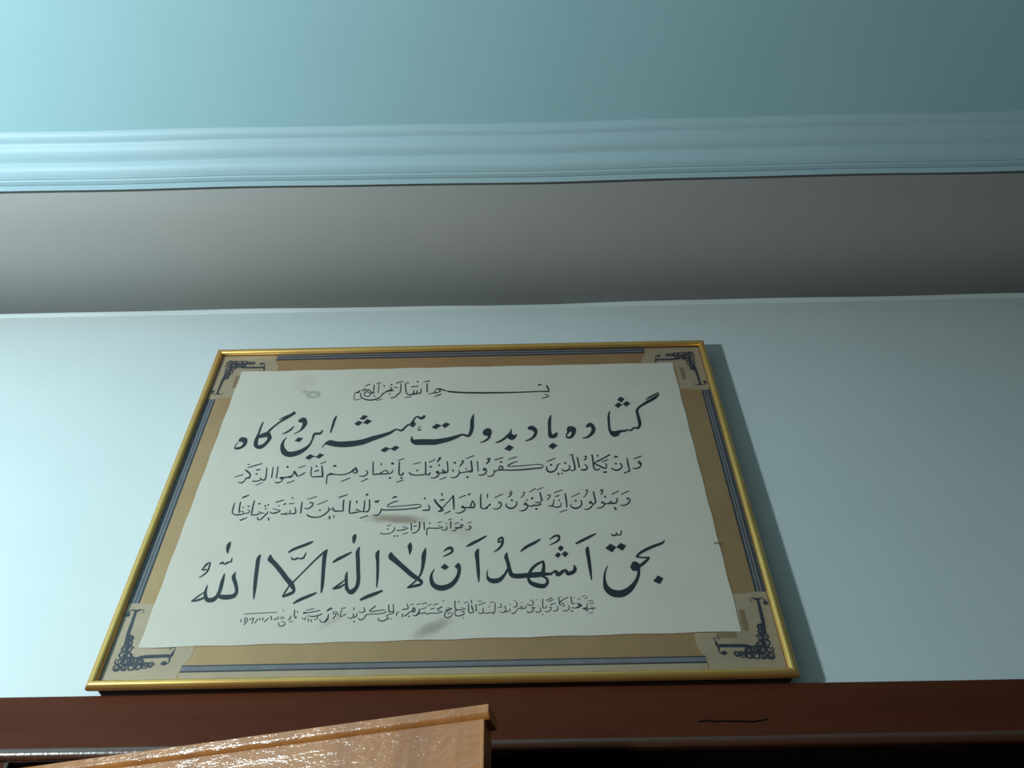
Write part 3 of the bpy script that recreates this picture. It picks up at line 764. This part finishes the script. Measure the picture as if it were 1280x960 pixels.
 'testimony': """
-3455,-2103 -3387,-2037 -3315,-1954 | -3465,-2092 -3405,-2017 -3326,-1942
-3456,-2106 -3361,-2093 -3282,-2051 | -3464,-2089 -3378,-2059 -3298,-2024
-3308,-1832 -3322,-1929 -3303,-2038 -3232,-2115 -3143,-2105 -3100,-2033 -3080,-1930 -3084,-1797 -3102,-1649 | -3295,-1836 -3286,-1936 -3254,-2022 -3230,-2042 -3184,-2040 -3145,-2001 -3131,-1910 -3136,-1780 -3118,-1644
-3102,-2035 -3043,-2073 -2952,-2075 -2866,-2041 -2847,-1946 -2888,-1820 -2940,-1709 -2953,-1628 | -3102,-2000 -3055,-1996 -2979,-1998 -2910,-1988 -2894,-1938 -2936,-1832 -2996,-1708 -2966,-1622
-3451,-1712 -3389,-1666 -3349,-1588 -3356,-1452 -3408,-1457 -3442,-1520 -3448,-1586 -3375,-1582 | -3460,-1700 -3406,-1648 -3372,-1576 -3375,-1454 -3386,-1482 -3421,-1538 -3436,-1557 -3380,-1563
-3215,-1493 -3181,-1474 -3156,-1495 -3108,-1483 -3102,-1461 -3057,-1452 -3064,-1375 | -3229,-1472 -3190,-1440 -3159,-1472 -3129,-1452 -3114,-1439 -3078,-1433 -3075,-1371
-3167,-1083 -3202,-1146 -3189,-1235 -3158,-1301 | -3154,-1090 -3142,-1171 -3146,-1242 -3146,-1301
-2676,-1325 -2713,-1399 -2695,-1576 -2676,-1745 -2648,-1912 -2612,-2075 | -2660,-1334 -2657,-1417 -2640,-1585 -2622,-1753 -2604,-1918 -2597,-2078
-2531,-1332 -2547,-1429 -2462,-1510 -2355,-1631 -2244,-1768 -2158,-1867 -2104,-1933 -2097,-1959 -2154,-1993 -2222,-2043 | -2515,-1334 -2481,-1394 -2422,-1455 -2310,-1579 -2198,-1717 -2106,-1820 -2059,-1920 -2062,-1992 -2129,-2036 -2211,-2063
-2204,-2043 -2180,-1980 -2145,-1883 -2101,-1820 -2002,-1671 -1889,-1503 | -2222,-2031 -2201,-1966 -2162,-1869 -2119,-1802 -2018,-1655 -1905,-1487
-2269,-1314 -2189,-1263 -2083,-1215 -1989,-1165 -1939,-1121 | -2283,-1293 -2212,-1224 -2104,-1170 -2010,-1124 -1949,-1102
-2220,-1389 -2188,-1441 -2119,-1426 -2121,-1402 -2096,-1424 -2033,-1419 -2012,-1359 -2011,-1312 | -2201,-1379 -2187,-1415 -2134,-1398 -2124,-1387 -2099,-1401 -2050,-1392 -2031,-1348 -2024,-1307
-2039,-2169 -1960,-2127 -1873,-2082 -1799,-2040 -1746,-2001 | -2051,-2151 -1985,-2086 -1896,-2039 -1818,-2004 -1757,-1981
-1911,-1538 -1842,-1437 -1750,-1329 -1705,-1272 | -1928,-1520 -1860,-1417 -1772,-1302 -1717,-1256
-1917,-1503 -1996,-1622 | -1900,-1521 -1980,-1638
-1730,-1268 -1764,-1370 -1751,-1547 -1732,-1717 -1712,-1883 -1695,-1999 | -1710,-1277 -1709,-1385 -1697,-1554 -1682,-1723 -1671,-1889 -1680,-2002
-1598,-1503 -1521,-1456 -1444,-1405 -1351,-1326 | -1611,-1484 -1548,-1412 -1467,-1363 -1362,-1306
-1347,-990 -1377,-1029 -1376,-1097 -1355,-1164 | -1334,-996 -1322,-1048 -1327,-1107 -1339,-1166
-1260,-1226 -1297,-1314 -1272,-1476 -1247,-1647 -1227,-1778 -1232,-1898 -1286,-1953 -1315,-1929 -1341,-1843 -1356,-1746 -1369,-1654 | -1244,-1234 -1242,-1323 -1218,-1475 -1194,-1647 -1174,-1785 -1183,-1929 -1261,-2033 -1357,-1957 -1380,-1846 -1397,-1742 -1382,-1651
-1532,-1946 -1471,-1905 -1386,-1800 | -1543,-1931 -1493,-1876 -1396,-1788
-1534,-1949 -1443,-1931 -1368,-1871 | -1541,-1928 -1458,-1901 -1382,-1849
-970,-1286 -1009,-1355 -981,-1499 -963,-1653 -949,-1786 -934,-1927 | -954,-1294 -952,-1365 -940,-1499 -925,-1654 -918,-1789 -922,-1928
-1124,-2139 -1044,-2103 -940,-2057 -833,-1992 | -1140,-2110 -1067,-2054 -962,-2007 -845,-1965
-793,-1329 -813,-1434 -720,-1522 -593,-1641 -469,-1763 -375,-1826 -328,-1859 -336,-1873 -414,-1894 -506,-1931 | -777,-1330 -741,-1383 -676,-1454 -553,-1580 -432,-1700 -346,-1774 -288,-1843 -316,-1911 -402,-1936 -500,-1952
-491,-1941 -431,-1891 -366,-1808 -311,-1708 -285,-1554 -276,-1400 -283,-1273 | -503,-1923 -446,-1871 -384,-1792 -341,-1694 -332,-1544 -339,-1386 -299,-1268
-525,-1165 -554,-1226 -537,-1299 -520,-1378 | -508,-1169 -490,-1233 -489,-1302 -507,-1380
-144,-1635 -190,-1716 -200,-1827 -150,-1944 -29,-2002 96,-1963 183,-1867 228,-1739 233,-1628 211,-1564 | -135,-1641 -163,-1726 -149,-1815 -110,-1881 -32,-1909 62,-1888 135,-1823 180,-1720 181,-1629 175,-1573
P 139,-1602 189,-1534 229,-1581 194,-1659
P -56,-1614 -2,-1547 65,-1608 10,-1658
-23,-1344 36,-1306 73,-1307 84,-1312 66,-1352 -33,-1419 | -31,-1332 20,-1267 84,-1251 119,-1317 84,-1381 -27,-1433
469,-1293 423,-1372 442,-1534 457,-1704 484,-1869 | 484,-1300 484,-1379 492,-1530 503,-1701 499,-1869
308,-1269 390,-1229 490,-1166 594,-1082 | 296,-1245 370,-1183 471,-1124 584,-1061
606,-1671 594,-1757 616,-1855 704,-1899 803,-1865 871,-1756 907,-1670 | 615,-1672 615,-1754 651,-1806 703,-1815 770,-1803 843,-1732 879,-1652
880,-1374 845,-1449 875,-1567 894,-1689 935,-1796 1037,-1824 1139,-1816 1237,-1815 1335,-1809 1404,-1788 1515,-1779 | 895,-1379 901,-1444 926,-1552 948,-1669 975,-1731 1041,-1740 1136,-1735 1234,-1724 1332,-1718 1404,-1725 1517,-1739
696,-1369 783,-1316 840,-1213 829,-1094 760,-1121 755,-1203 817,-1192 | 690,-1358 762,-1291 806,-1201 803,-1122 785,-1146 775,-1173 815,-1168
1213,-1764 1248,-1689 1321,-1608 1415,-1552 | 1175,-1740 1215,-1655 1302,-1570 1405,-1521
1381,-1539 1384,-1621 1357,-1743 | 1416,-1534 1427,-1623 1418,-1753
1161,-1809 1186,-1906 1276,-1974 1403,-1989 1468,-1897 1442,-1809 1365,-1777 | 1196,-1794 1223,-1864 1297,-1898 1390,-1920 1427,-1884 1417,-1838 1357,-1801
1088,-1373 1173,-1308 1290,-1240 1382,-1160 | 1076,-1355 1152,-1265 1271,-1195 1372,-1136
1317,-1778 1404,-1790 1507,-1768 1564,-1732 1593,-1806 1670,-1756 1704,-1716 1731,-1789 1826,-1761 1870,-1688 1844,-1612 | 1324,-1731 1404,-1750 1499,-1733 1572,-1688 1606,-1733 1646,-1702 1715,-1677 1750,-1722 1799,-1704 1818,-1678 1825,-1617
P 1616,-1323 1662,-1266 1710,-1308 1663,-1377
P 1567,-1445 1620,-1385 1663,-1430 1614,-1489
P 1668,-1421 1721,-1366 1769,-1415 1717,-1483
1511,-1167 1588,-1116 1629,-1121 1632,-1147 1594,-1194 1501,-1252 | 1504,-1154 1579,-1082 1654,-1079 1661,-1163 1606,-1221 1506,-1266
1885,-1259 1970,-1219 2077,-1159 2196,-1079 | 1876,-1234 1956,-1177 2063,-1116 2189,-1057
2050,-1296 2013,-1352 2023,-1503 2033,-1674 2053,-1872 | 2065,-1301 2070,-1350 2074,-1495 2079,-1667 2069,-1870
2411,-1078 2424,-1117 2479,-1117 2494,-1064 2491,-1109 2554,-1103 2577,-1015 | 2426,-1068 2436,-1092 2469,-1094 2493,-1049 2502,-1088 2542,-1086 2565,-1011
P 2302,-1331 2386,-1253 2466,-1317 2392,-1412
P 2462,-1317 2532,-1244 2609,-1293 2545,-1386
2309,-1632 2249,-1739 2222,-1877 2222,-2031 2316,-2143 2466,-2156 2601,-2066 2697,-1917 2746,-1792 2758,-1686 | 2318,-1637 2273,-1746 2261,-1873 2292,-1982 2360,-2034 2455,-2042 2555,-1993 2656,-1886 2705,-1781 2718,-1686
P 2620,-1666 2667,-1574 2710,-1570 2767,-1619 2766,-1687 2718,-1736 2648,-1731
3170,-1203 3124,-1242 3003,-1288 2878,-1346 2782,-1411 2716,-1484 | 3178,-1214 3136,-1280 3012,-1335 2891,-1395 2800,-1448 2735,-1511
2730,-1509 2807,-1523 2914,-1526 | 2736,-1479 2812,-1493 2918,-1496
2910,-1501 2847,-1551 2752,-1632 | 2922,-1520 2870,-1588 2774,-1673
P 2912,-1907 2994,-1813 3063,-1869 3001,-1961
""",
 'dedication': """
-2694,-2438 -2700,-2392 | -2706,-2436 -2711,-2390
-2644,-2439 -2649,-2374 -2626,-2385 -2625,-2413 -2650,-2475 | -2654,-2437 -2661,-2365 -2618,-2378 -2613,-2419 -2641,-2481
-2587,-2409 -2566,-2388 | -2595,-2401 -2576,-2377
-2567,-2375 -2541,-2401 -2543,-2370 -2548,-2462 | -2560,-2367 -2544,-2388 -2533,-2373 -2538,-2465
-2504,-2461 -2474,-2388 | -2513,-2455 -2484,-2381
-2462,-2373 -2453,-2414 | -2451,-2374 -2442,-2414
-2423,-2368 -2413,-2415 | -2411,-2369 -2401,-2415
-2382,-2447 -2335,-2380 | -2390,-2440 -2343,-2372
-2682,-2316 -2244,-2296 | -2685,-2305 -2246,-2286
-2317,-2348 -2297,-2412 | -2303,-2347 -2286,-2411
-2257,-2417 -2233,-2396 -2226,-2406 | -2265,-2407 -2238,-2383 -2219,-2396
-2222,-2356 -2207,-2402 | -2212,-2355 -2198,-2401
-2187,-2385 -2153,-2398 -2121,-2379 -2170,-2352 | -2186,-2374 -2155,-2385 -2131,-2382 -2172,-2361
-2194,-2449 -2178,-2499 -2129,-2514 -2092,-2481 -2112,-2439 -2155,-2438 | -2183,-2447 -2170,-2489 -2134,-2498 -2102,-2476 -2115,-2448 -2153,-2448
-2170,-2260 -2161,-2277 | -2160,-2256 -2151,-2273
-2066,-2416 -2036,-2398 -2040,-2348 | -2073,-2405 -2048,-2390 -2052,-2347
-2014,-2255 -2001,-2349 -1973,-2398 -1957,-2364 | -2001,-2256 -1989,-2348 -1971,-2381 -1967,-2358
-1972,-2281 -1962,-2310 | -1962,-2278 -1951,-2308
-2051,-2450 -1993,-2440 | -2055,-2440 -1996,-2430
-1876,-2324 -1833,-2312 | -1884,-2297 -1837,-2299
-1839,-2276 -1742,-2249 | -1843,-2265 -1746,-2238
-1882,-2322 -1773,-2308 -1655,-2281 | -1886,-2310 -1777,-2295 -1659,-2268
-1815,-2364 -1711,-2374 -1615,-2335 | -1817,-2352 -1716,-2358 -1621,-2321
-1882,-2387 -1873,-2410 | -1872,-2384 -1862,-2407
-1838,-2372 -1850,-2418 | -1828,-2378 -1840,-2424
-1799,-2398 -1797,-2444 | -1788,-2400 -1785,-2446
-1762,-2411 -1755,-2451 | -1750,-2411 -1744,-2452
-1714,-2419 -1697,-2431 | -1708,-2405 -1690,-2417
-1683,-2366 -1681,-2412 | -1672,-2368 -1669,-2414
-1644,-2416 -1620,-2461 -1564,-2462 -1528,-2419 -1527,-2360 | -1635,-2412 -1616,-2447 -1571,-2449 -1539,-2413 -1537,-2357
-1548,-2285 -1516,-2252 -1505,-2270 | -1561,-2268 -1522,-2232 -1496,-2262
-1566,-2294 -1527,-2273 -1514,-2253 -1500,-2270 | -1573,-2282 -1538,-2258 -1517,-2232 -1493,-2263
-1568,-2443 -1536,-2408 -1526,-2338 | -1576,-2434 -1547,-2401 -1538,-2333
-1467,-2410 -1432,-2364 -1432,-2292 | -1475,-2402 -1443,-2358 -1442,-2290
-1465,-2349 -1463,-2291 | -1474,-2347 -1473,-2289
-1419,-2315 -1406,-2362 | -1408,-2314 -1397,-2361
-1372,-2385 -1338,-2376 -1366,-2362 -1359,-2270 | -1375,-2373 -1350,-2372 -1376,-2362 -1369,-2268
-1332,-2369 -1295,-2346 | -1339,-2357 -1301,-2335
-1370,-2257 -1310,-2246 | -1373,-2246 -1313,-2236
-1273,-2392 -1226,-2418 -1186,-2380 -1203,-2329 | -1270,-2382 -1229,-2404 -1197,-2375 -1213,-2332
-1185,-2405 -1146,-2377 -1147,-2333 | -1192,-2395 -1158,-2368 -1157,-2331
-1180,-2444 -1177,-2469 | -1165,-2444 -1162,-2470
-1205,-2237 -1204,-2284 | -1195,-2238 -1194,-2285
-1126,-2405 -1093,-2445 -1041,-2415 -1017,-2356 | -1119,-2398 -1094,-2429 -1051,-2404 -1028,-2349
-1132,-2308 -1096,-2328 -1043,-2303 -1067,-2238 | -1129,-2298 -1099,-2315 -1056,-2295 -1077,-2242
-1022,-2359 -941,-2355 -840,-2351 -758,-2328 -786,-2282 -868,-2291 -968,-2300 -975,-2294 -902,-2226 | -1024,-2346 -943,-2341 -843,-2338 -766,-2318 -787,-2293 -865,-2303 -967,-2313 -984,-2284 -910,-2215
-740,-2201 -723,-2330 | -727,-2200 -709,-2329
-860,-2409 -843,-2455 -776,-2463 -716,-2420 -741,-2384 -696,-2359 -649,-2339 -667,-2196 | -849,-2406 -837,-2441 -781,-2447 -729,-2412 -751,-2378 -701,-2347 -660,-2335 -679,-2196
-706,-2312 -679,-2333 -649,-2301 | -700,-2301 -683,-2316 -657,-2291
-725,-2426 -714,-2438 | -718,-2417 -707,-2429
-688,-2412 -684,-2435 | -677,-2411 -673,-2434
-604,-2390 -604,-2335 -577,-2327 | -614,-2389 -614,-2329 -582,-2315
-541,-2293 -500,-2289 -456,-2268 -478,-2198 | -543,-2280 -504,-2275 -469,-2262 -489,-2202
-526,-2404 -521,-2347 | -538,-2402 -533,-2344
-497,-2399 -461,-2363 -442,-2340 | -508,-2385 -469,-2353 -451,-2331
-445,-2336 -392,-2320 -383,-2261 -370,-2291 -382,-2322 | -449,-2323 -403,-2307 -390,-2249 -357,-2290 -370,-2329
-449,-2403 -435,-2406 | -448,-2383 -434,-2386
-381,-2389 -338,-2390 -299,-2341 -308,-2291 | -382,-2377 -344,-2378 -310,-2336 -318,-2292
-434,-2224 -394,-2207 | -438,-2214 -398,-2197
-400,-2313 -383,-2274 -372,-2290 -378,-2318 -399,-2323 | -409,-2308 -392,-2255 -359,-2287 -368,-2328 -397,-2334
-393,-2386 -345,-2387 -307,-2327 -305,-2279 | -394,-2375 -352,-2376 -317,-2321 -315,-2277
-306,-2354 -268,-2361 -230,-2344 -208,-2370 -147,-2358 -66,-2360 9,-2333 -58,-2304 | -305,-2341 -271,-2347 -230,-2331 -208,-2353 -149,-2344 -68,-2346 -3,-2329 -60,-2321
-67,-2301 3,-2264 | -73,-2289 -6,-2246
-348,-2223 -304,-2200 | -353,-2213 -308,-2191
-288,-2213 -208,-2192 | -291,-2202 -211,-2180
-199,-2238 -145,-2216 | -203,-2228 -148,-2206
-118,-2234 -58,-2206 | -122,-2224 -62,-2195
-292,-2295 -213,-2268 | -296,-2285 -217,-2257
-160,-2298 -100,-2276 | -164,-2288 -104,-2265
2,-2169 18,-2175 | 6,-2152 22,-2159
42,-2310 105,-2313 137,-2282 72,-2268 | 42,-2296 101,-2295 129,-2293 71,-2280
100,-2298 39,-2339 36,-2404 79,-2433 132,-2408 144,-2353 83,-2351 81,-2379 | 106,-2310 49,-2348 48,-2399 78,-2417 124,-2398 138,-2361 87,-2361 91,-2379
162,-2165 172,-2290 203,-2301 | 176,-2164 185,-2286 205,-2288
180,-2312 246,-2314 322,-2294 255,-2267 | 179,-2299 244,-2300 310,-2289 253,-2278
190,-2303 170,-2345 184,-2400 250,-2408 304,-2378 301,-2333 266,-2328 | 200,-2309 182,-2348 191,-2386 247,-2392 293,-2367 293,-2342 267,-2345
215,-2165 215,-2195 | 225,-2166 227,-2195
279,-2436 299,-2442 | 281,-2423 302,-2429
294,-2208 345,-2192 | 291,-2197 342,-2180
349,-2210 356,-2341 394,-2366 435,-2342 416,-2278 401,-2233 | 360,-2210 370,-2337 394,-2348 423,-2338 399,-2285 391,-2236
389,-2152 393,-2211 | 399,-2151 404,-2210
451,-2224 458,-2335 | 463,-2224 471,-2335
489,-2242 530,-2231 587,-2203 | 486,-2231 527,-2220 582,-2191
488,-2359 533,-2378 566,-2333 555,-2283 | 492,-2347 529,-2364 555,-2330 545,-2286
561,-2367 612,-2375 663,-2364 718,-2361 724,-2206 | 562,-2354 611,-2359 662,-2350 708,-2355 711,-2205
628,-2268 644,-2280 | 634,-2258 649,-2270
683,-2347 692,-2394 | 692,-2345 703,-2391
652,-2210 703,-2193 | 649,-2199 700,-2183
488,-2188 539,-2178 | 486,-2178 537,-2167
758,-2284 810,-2283 800,-2218 | 758,-2271 798,-2274 788,-2221
787,-2353 836,-2373 870,-2328 860,-2267 | 790,-2343 833,-2359 859,-2325 850,-2269
865,-2356 895,-2357 | 865,-2343 895,-2344
841,-2352 882,-2353 921,-2340 923,-2301 | 841,-2340 881,-2340 913,-2332 912,-2301
912,-2243 924,-2246 | 914,-2230 926,-2233
856,-2290 867,-2255 | 847,-2286 857,-2251
939,-2364 963,-2391 1007,-2354 1036,-2310 1085,-2317 1140,-2299 1137,-2258 | 946,-2356 961,-2375 999,-2345 1032,-2298 1084,-2304 1132,-2289 1127,-2260
965,-2290 1008,-2279 1026,-2233 1010,-2195 | 962,-2279 1000,-2268 1014,-2233 1001,-2200
980,-2169 985,-2187 | 991,-2165 996,-2183
1072,-2209 1080,-2221 | 1081,-2201 1089,-2213
1052,-2281 1090,-2300 1081,-2256 | 1058,-2269 1081,-2286 1071,-2259
1154,-2241 1188,-2267 1245,-2241 1225,-2174 1195,-2172 | 1161,-2230 1188,-2253 1233,-2235 1216,-2182 1195,-2183
1146,-2344 1163,-2378 1219,-2366 1253,-2308 1225,-2297 1241,-2290 | 1155,-2338 1166,-2363 1212,-2354 1242,-2308 1209,-2306 1235,-2279
1249,-2303 1269,-2298 | 1246,-2290 1267,-2284
1259,-2361 1297,-2375 1343,-2348 1334,-2291 | 1263,-2349 1295,-2360 1332,-2342 1324,-2294
1278,-2172 1285,-2184 | 1287,-2163 1295,-2176
1295,-2267 1300,-2273 | 1304,-2258 1309,-2264
1363,-2158 1363,-2302 1413,-2300 1417,-2265 | 1376,-2157 1376,-2296 1407,-2289 1406,-2265
1354,-2411 1363,-2417 | 1362,-2396 1371,-2402
1387,-2363 1429,-2371 1474,-2340 1485,-2286 1439,-2295 | 1388,-2352 1426,-2357 1465,-2332 1478,-2294 1441,-2306
1475,-2264 1505,-2250 1546,-2238 | 1471,-2245 1503,-2237 1544,-2227
1499,-2360 1553,-2356 1578,-2304 1557,-2276 | 1499,-2349 1547,-2343 1567,-2303 1549,-2284
1417,-2194 1501,-2149 | 1413,-2183 1496,-2136
1446,-2212 1520,-2179 | 1443,-2201 1516,-2167
1585,-2133 1588,-2247 1610,-2274 | 1598,-2132 1603,-2243 1620,-2264
1711,-2135 1603,-2206 1641,-2252 1650,-2278 1625,-2275 | 1717,-2147 1613,-2214 1652,-2241 1660,-2286 1624,-2288
1629,-2346 1671,-2365 1729,-2328 1722,-2270 | 1634,-2334 1670,-2351 1718,-2321 1711,-2273
1618,-2131 1625,-2144 | 1627,-2123 1635,-2135
1748,-2132 1758,-2240 1791,-2257 1801,-2228 | 1763,-2129 1771,-2234 1787,-2243 1791,-2225
1791,-2139 1795,-2157 | 1802,-2135 1806,-2153
1730,-2359 1768,-2376 | 1733,-2348 1774,-2356
1754,-2314 1815,-2322 1859,-2306 | 1756,-2301 1815,-2307 1855,-2290
1828,-2245 1863,-2278 1897,-2282 | 1833,-2233 1876,-2248 1901,-2269
1897,-2269 1842,-2283 1822,-2309 | 1901,-2282 1852,-2312 1828,-2320
1894,-2328 1931,-2344 1966,-2368 1972,-2317 1918,-2305 | 1897,-2317 1940,-2325 1962,-2349 1961,-2330 1915,-2317
1967,-2242 1961,-2327 2007,-2332 2083,-2323 2022,-2289 | 1979,-2242 1972,-2320 2007,-2317 2073,-2318 2017,-2302
2004,-2259 2067,-2237 | 2001,-2249 2064,-2227
1910,-2139 1962,-2128 | 1909,-2128 1961,-2117
1939,-2175 1992,-2152 | 1936,-2165 1989,-2142
1986,-2218 2059,-2202 | 1985,-2207 2058,-2191
1846,-2185 1887,-2175 | 1844,-2175 1886,-2163
1981,-2399 2047,-2395 | 1981,-2388 2047,-2384
2026,-2332 2029,-2356 | 2038,-2329 2041,-2353
""",
 'ornament': """
3630,-2933 3936,-2941 | 3639,-2887 3947,-2891
3591,-2820 3588,-2900 3608,-2932 3611,-3002 3646,-3037 | 3600,-2817 3624,-2883 3638,-2923 3624,-2996 3656,-3026
3641,-3026 3671,-3046 3703,-3031 | 3646,-3001 3687,-2983 3711,-3006
3598,-2825 3585,-2804 3631,-2797 3663,-2833 | 3589,-2831 3580,-2797 3635,-2787 3670,-2825
4277,-2231 4267,-2388 4259,-2580 | 4312,-2223 4311,-2378 4310,-2568
4257,-2576 4260,-2671 4260,-2762 | 4308,-2564 4298,-2663 4287,-2757
3933,-2941 4061,-2953 | 3950,-2891 4072,-2921
4228,-2211 4281,-2246 4347,-2216 4386,-2255 | 4237,-2193 4291,-2207 4353,-2201 4397,-2242
4353,-2306 4395,-2315 | 4376,-2249 4416,-2262
4232,-2200 4183,-2213 4197,-2267 | 4231,-2212 4191,-2217 4206,-2262
""",
}

def parse(txt):
    out = []
    for ln in txt.strip().splitlines():
        ln = ln.strip()
        pts = lambda s: [tuple(float(q) * 1e-4 for q in t.split(',')) for t in s.split()]
        if ln[0] == 'P': out.append(('P', pts(ln[1:])))
        else:
            a, b = ln.split('|'); out.append(('S', pts(a), pts(b)))
    return out
def cat(P, n=4):
    if len(P) < 3: return P
    Q = [P[0]] + P + [P[-1]]; out = []
    for i in range(1, len(Q) - 2):
        for k in range(n):
            t = k / n
            out.append(tuple(0.5 * (2 * Q[i][c] + (Q[i + 1][c] - Q[i - 1][c]) * t + (2 * Q[i - 1][c] - 5 * Q[i][c] + 4 * Q[i + 1][c] - Q[i + 2][c]) * t * t
                       + (3 * Q[i][c] - Q[i - 1][c] - 3 * Q[i + 1][c] + Q[i + 2][c]) * t ** 3) for c in (0, 1)))
    out.append(P[-1])
    return out
def ink_mesh(name, strokes, y, mat, parent, flip=(1, 1), off=(0, 0)):
    V = []; F = []
    for si, s in enumerate(strokes):
        yy = y - 0.000004 * (si % 9)
        m = lambda p: (p[0] * flip[0] + off[0], yy, p[1] * flip[1] + off[1])
        k = len(V)
        if s[0] == 'P':
            V += [m(p) for p in s[1]]; F.append(tuple(range(k, k + len(s[1]))))
        else:
            A = cat(s[1]); B = cat(s[2]); n = len(A)
            V += [m(p) for p in A] + [m(p) for p in B]
            for i in range(n - 1): F.append((k + i, k + i + 1, k + n + i + 1, k + n + i))
            # the nib's own round print at every step fills tight turns and dots
            C2 = [((A[i][0] + B[i][0]) / 2, (A[i][1] + B[i][1]) / 2, math.hypot(A[i][0] - B[i][0], A[i][1] - B[i][1]) * 0.46) for i in range(1, n - 1)]
            if n == 2:
                C2 = [((A[0][0] + B[0][0] + A[1][0] + B[1][0]) / 4, (A[0][1] + B[0][1] + A[1][1] + B[1][1]) / 4, math.hypot(A[0][0] - B[0][0], A[0][1] - B[0][1]) * 0.56)]
            for ci, (qx, qz, qr) in enumerate(C2):
                k = len(V); yy -= 0.0000006
                V += [m((qx + qr * math.cos(a * math.pi / 4), qz + qr * math.sin(a * math.pi / 4))) for a in range(8)]
                F.append(tuple(range(k, k + 8)))
    me = bpy.data.meshes.new(name); me.from_pydata(V, [], F); me.materials.append(mat); me.update()
    # every face looks out of the wall
    bm = bmesh.new(); bm.from_mesh(me)
    for fc in bm.faces:
        fc.normal_update()
        if fc.normal.y > 0: fc.normal_flip()
    bm.to_mesh(me); bm.free()
    o = bpy.data.objects.new(name, me); C.objects.link(o); o.parent = parent
    return o

# sheet of paper: gently uneven, with a small tear in its right edge
YP = YM - 0.0009
TL, TR, BR, BL = (-0.3877, 0.2716), (0.3894, 0.2734), (0.3968, -0.2707), (-0.3963, -0.2788)
nu, nv = 40, 28
V = []; F = []
for j in range(nv + 1):
    t = j / nv
    for i in range(nu + 1):
        s = i / nu
        x = (TL[0] * (1 - s) + TR[0] * s) * (1 - t) + (BL[0] * (1 - s) + BR[0] * s) * t
        z = (TL[1] * (1 - s) + TR[1] * s) * (1 - t) + (BL[1] * (1 - s) + BR[1] * s) * t
        if i in (0, nu): x += 0.0006 * math.sin(j * 1.7 + i)
        if j in (0, nv): z += 0.0006 * math.sin(i * 1.3 + j)
        V.append((x, YP - 0.00012 * math.sin(9 * x + 3) * math.sin(7 * z), z))
for j in range(nv):
    for i in range(nu):
        a = j * (nu + 1) + i; F.append((a, a + 1, a + nu + 2, a + nu + 1))
sheet = mk('paper_sheet', V, F, M_paper, fr, False)
sd = sheet.modifiers.new('thick', 'SOLIDIFY'); sd.thickness = 0.0004; sd.offset = 0
YI = YP - 0.00055
for key, nm in (('invocation', M_ink), ('blessing', M_ink), ('first_verse', M_ink), ('small_phrase', M_ink), ('second_verse', M_ink), ('testimony', M_ink), ('dedication', M_ink2)):
    o = ink_mesh('writing_line', parse(INK[key]), YI, nm, sheet)
    o['label'] = {'invocation': 'small top line of black script with one long stretched stroke', 'blessing': 'bold slanting line of black script',
                  'first_verse': 'first thin line of vowelled script', 'small_phrase': 'tiny centred phrase of script', 'second_verse': 'second thin line of vowelled script',
                  'testimony': 'largest boldest line of black script', 'dedication': 'crowded tiny bottom line of grey script'}[key]
# tear and fine creases
slab_poly('paper_tear', [[(0.4000, -0.1275), (0.3890, -0.1262), (0.3868, -0.1285), (0.3900, -0.1292), (0.4000, -0.1300)]], YI, 0.0002, M_olive, sheet)

# ---- corner ornaments: arms traced once, scrollwork of curls round the corner, mirrored to all four corners
base = parse(INK['ornament'])
ocx, ocz = 0.4330, -0.3135      # outer corner of the traced (lower right) ornament
rel = []
def rl(P): return [(ocx - p[0], p[1] - ocz) for p in P]
for s in base: rel.append(('S', rl(s[1]), rl(s[2])) if s[0] == 'S' else ('P', rl(s[1])))
def curl(cx_, cz_, r, a0, turns, wd):
    A = []; B = []; n = max(6, int(turns * 9))
    for i in range(n + 1):
        t = i / n; a = a0 + turns * 2 * math.pi * t; rr = r * (1 - 0.72 * t); h = wd * (0.35 + 0.65 * math.sin(math.pi * min(1, 0.15 + t)))
        A.append((cx_ + (rr + h / 2) * math.cos(a), cz_ + (rr + h / 2) * math.sin(a))); B.append((cx_ + (rr - h / 2) * math.cos(a), cz_ + (rr - h / 2) * math.sin(a)))
    return ('S', A, B)
orn = list(rel)
ro = random.Random(3)
spots = [(0.007, 0.007, .006), (0.016, 0.006, .0055), (0.025, 0.007, .006), (0.034, 0.008, .0055), (0.042, 0.010, .005), (0.014, 0.016, .0065), (0.024, 0.016, .006), (0.033, 0.014, .005), (0.049, 0.010, .004)]
for a, b, r in list(spots): 
    if a != b: spots.append((b, a, r))
for a, b, r in spots:
    orn.append(curl(a, b, r, ro.uniform(0, 6.28), ro.uniform(1.1, 1.7), 0.0025))
    orn.append(curl(a + ro.uniform(-.003, .003), b + ro.uniform(-.003, .003), r * 0.6, ro.uniform(0, 6.28), 0.8, 0.0022))
for a, b in ((0.019, 0.011), (0.028, 0.012), (0.037, 0.012), (0.011, 0.020), (0.012, 0.029), (0.011, 0.038), (0.021, 0.021), (0.045, 0.010), (0.010, 0.046)):
    P = [(a + 0.0026 * math.cos(q * 1.047 + a * 900) * (1.3 if q % 2 else 0.8), b + 0.0026 * math.sin(q * 1.047 + a * 900) * (1.3 if q % 2 else 0.8)) for q in range(6)]
    orn.append(('P', P))
for sx, sz in ((1, -1), (-1, -1), (1, 1), (-1, 1)):
    ox = 0.4330 if sx > 0 else -0.4215
    oz = -0.3135 if sz < 0 else 0.3055
    ink_mesh('scroll_ornament', orn, YM - 0.0006, M_print, mb, (-sx, -sz), (ox, oz))
